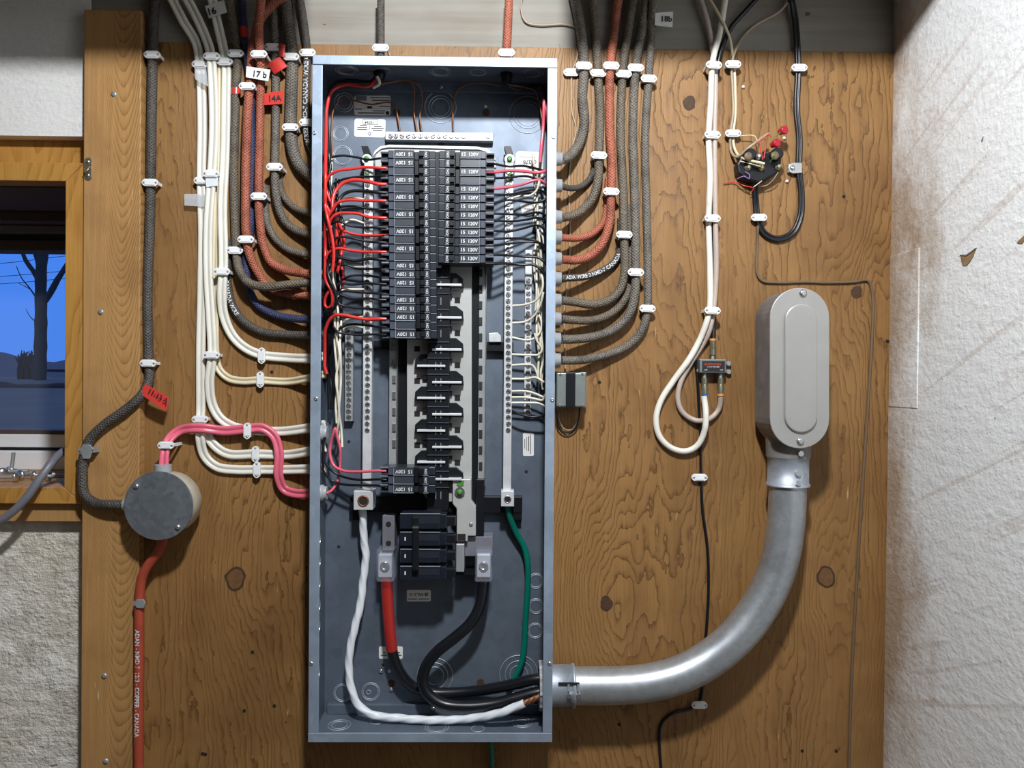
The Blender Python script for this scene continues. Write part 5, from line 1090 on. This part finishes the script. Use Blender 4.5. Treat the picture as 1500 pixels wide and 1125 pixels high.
# ------------------------------------------------------------------ window sill clutter
cable('grey_cable', [(-14, 770, .040), (12, 755, .038), (38, 730, .034), (58, 702, .026), (74, 680, .012), (88, 665, -.010), (104, 655, -.03)], .0062, 'gcab', 'grey cable hanging over the window sill', h=.03)
def bolt(px, py, h, d, lab, L=.03, mat='steel'):
    q = P(px, py, h); q.z = WZ0 - .001 + .0091; o = thing('bolt', lab, 'bolt', q, 'loose bolts on the window sill'); d = Vector(d).normalized()
    MB().lathe(q - d * .004, d, [(0, .003), (.001, .0068), (.003, .0086), (.0048, .0090), (.0054, .0086)], 16).build('head', mat, o); MB().cyl(q, q + d * L, .0032, 12).build('shank', 'dirty_alu', o)
for px, py, h, d in ((4, 698, -.10, (-.6, .5, .05)), (12, 697, -.12, (.9, .3, 0)), (23, 703, -.05, (-.9, -.2, 0)), (29, 696, -.07, (.2, .9, 0)), (50, 699, -.07, (.9, .5, 0)), (72, 700, -.06, (1, .2, 0)), (17, 694, -.15, (.05, .1, 1))):
    bolt(px, py, h, d, 'loose dull steel bolt lying on the window sill' if d[2] < .5 else 'loose steel bolt standing upright on the window sill')

# ------------------------------------------------------------------ outdoors
def O(px, py, dist):
    d = CM @ Vector(((px - 750) / F, 1, (562.5 - py) / F)); return CAMPOS + d * (dist / d.y)
GZ = ZC - .62
GF = ZC - .05
MB().add([(-60, .6, GZ), (10, .6, GZ), (20, 12, GF), (-70, 12, GF), (120, 400, GF), (-400, 400, GF)], [(0, 1, 2, 3), (3, 2, 4, 5)]).build('ground', 'snow', None, 'frosted dark field beyond the window', kind='structure')
vs = []; n = 40
for i in range(n + 1):
    x = -420 + 460 * i / n; z = ZC + 11.5 + 3.5 * math.sin(i * .55 + 1) + 1.3 * math.sin(i * 1.7); vs += [(x, 330, GZ - 1), (x, 330 + 25, z), (x, 420, GZ - 1)]
fs = []
for i in range(n): fs += [(3 * i, 3 * i + 3, 3 * i + 4, 3 * i + 1), (3 * i + 1, 3 * i + 4, 3 * i + 5, 3 * i + 2)]
MB().add(vs, fs, True).build('hills', 'hill', None, 'distant blue hills beyond the field', kind='structure')
DT = 13.0
def limb(pts, r0, r1, mb, dist=DT):
    q = spline([O(a, b, dist + (c if len(p_) > 2 else 0)) for p_ in pts for a, b, c in [(*p_, 0)[:3]]], .12); n = 9; N = Vector((0, -1, 0)); vs = []; fs = []
    for i, p in enumerate(q):
        t = (q[min(i + 1, len(q) - 1)] - q[max(i - 1, 0)]).normalized(); s = t.cross(N).normalized(); u = s.cross(t); r = r0 + (r1 - r0) * i / (len(q) - 1); r *= 1 + .06 * math.sin(i * 2.3)
        vs += [p + (s * math.cos(2 * math.pi * j / n) + u * math.sin(2 * math.pi * j / n)) * r for j in range(n)]
    for i in range(len(q) - 1): fs += [(i * n + j, i * n + (j + 1) % n, (i + 1) * n + (j + 1) % n, (i + 1) * n + j) for j in range(n)]
    mb.add(vs, fs, True); mb.add(vs, [tuple(range(n)), tuple(range((len(q) - 1) * n, len(q) * n))])
tree = thing('bare_tree', 'dark bare tree outside the window', 'tree', O(60, 566, DT))
b = MB(); limb([(58, 575), (59, 520), (60, 460), (60, 400), (64, 355), (66, 300), (64, 220)], .108, .070, b); b.build('trunk', 'bark', tree)
for pts, r0, r1 in (([(57, 410), (48, 396), (38, 382), (32, 366), (26, 330)], .045, .025), ([(58, 395), (54, 380), (50, 366), (46, 330)], .04, .02), ([(60, 446), (72, 432), (84, 410), (97, 390), (120, 350)], .06, .03),
                    ([(53, 436), (42, 420), (32, 408), (24, 390)], .014, .006), ([(45, 424), (34, 418), (26, 414)], .008, .004), ([(51, 470), (44, 464), (38, 452)], .010, .004), ([(59, 385), (62, 372), (58, 350)], .015, .01)):
    b = MB(); limb(pts, r0, r1, b); b.build('branch', 'bark', tree)
bush = MB(); rr = random.Random(5)
for k in range(70):
    x0 = 38 + rr.uniform(-9, 9); limb([(x0, 566), (x0 + rr.uniform(-3, 3), 540), (x0 + rr.uniform(-9, 9), 513 + rr.uniform(0, 18))], .035, .008, bush, 14.5 + rr.uniform(-.4, .4))
bush.build('bush', 'twig', None, 'dark twiggy bush left of the bare tree', 'bush')
lg = MB(); limb([(-30, 570), (20, 571), (60, 571), (100, 569), (140, 569)], .09, .09, lg, 11); limb([(-20, 565), (5, 563), (30, 568)], .06, .03, lg, 11.2); lg.build('fallen_log', 'twig', None, 'dark fallen log lying across the field', 'log')
pt = thing('picnic_table', 'dark silhouette of a picnic table by the window edge', 'table', O(100, 566, 18)); q = O(97, 545, 18)
MB().box(q.x - .40, q.x + 1.4, q.y - .3, q.y + .4, q.z, q.z + .06).build('table_top', 'twig', pt); MB().box(q.x - .1, q.x + 1.3, q.y - .7, q.y - .45, q.z - .28, q.z - .22).build('bench', 'twig', pt)
for sx in (.15, 1.1): MB().box(q.x + sx, q.x + sx + .09, q.y - .05, q.y + .05, GF - .02, q.z).build('leg', 'twig', pt)
for k, (a, b_) in enumerate(((386, 375), (405, 397), (416, 408))):
    MB().sweep(spline([O(-200, a + 6 - 20 * 0, 40), O(0, a, 40), O(95, b_, 40), O(300, b_ - 18, 40)], 1.0), circ(.016, 6)).build('power_line', 'twig', None, 'thin overhead power line behind the bare tree', 'power line', 'power lines outside the window')

# ------------------------------------------------------------------ labels of clips and breaker wires: told apart by their order down the wall
_by = {}
for o in COL.objects:
    if o.get('group') and o.parent is None and (o.name.startswith('cable_clip')): _by.setdefault(o['group'], []).append(o)
for g_, L_ in _by.items():
    if len(L_) == 1: del L_[0]['group']; continue
    for i, o in enumerate(sorted(L_, key=lambda o: -o.location.z)):
        o['label'] = o['label'].replace('white plastic two-nail cable clip', ['highest', 'second', 'third', 'fourth', 'fifth'][i] + ' white two-nail clip')
for key in ('red wires of the left breaker column', 'black wires of the left breaker column', 'pink red wires of the right breaker column', 'black wires of the right breaker column'):
    L_ = [o for o in COL.objects if o.get('group') == key]
    for i, o in enumerate(sorted(L_, key=lambda o: -o.data.vertices[0].co.z)):
        nth = ORD[i] if i < len(ORD) else ['fifteenth', 'sixteenth', 'seventeenth', 'eighteenth'][i - 14]
        o['label'] = nth + ' ' + o['label'] if i == 0 else o['label'] + ', ' + nth + ' down'
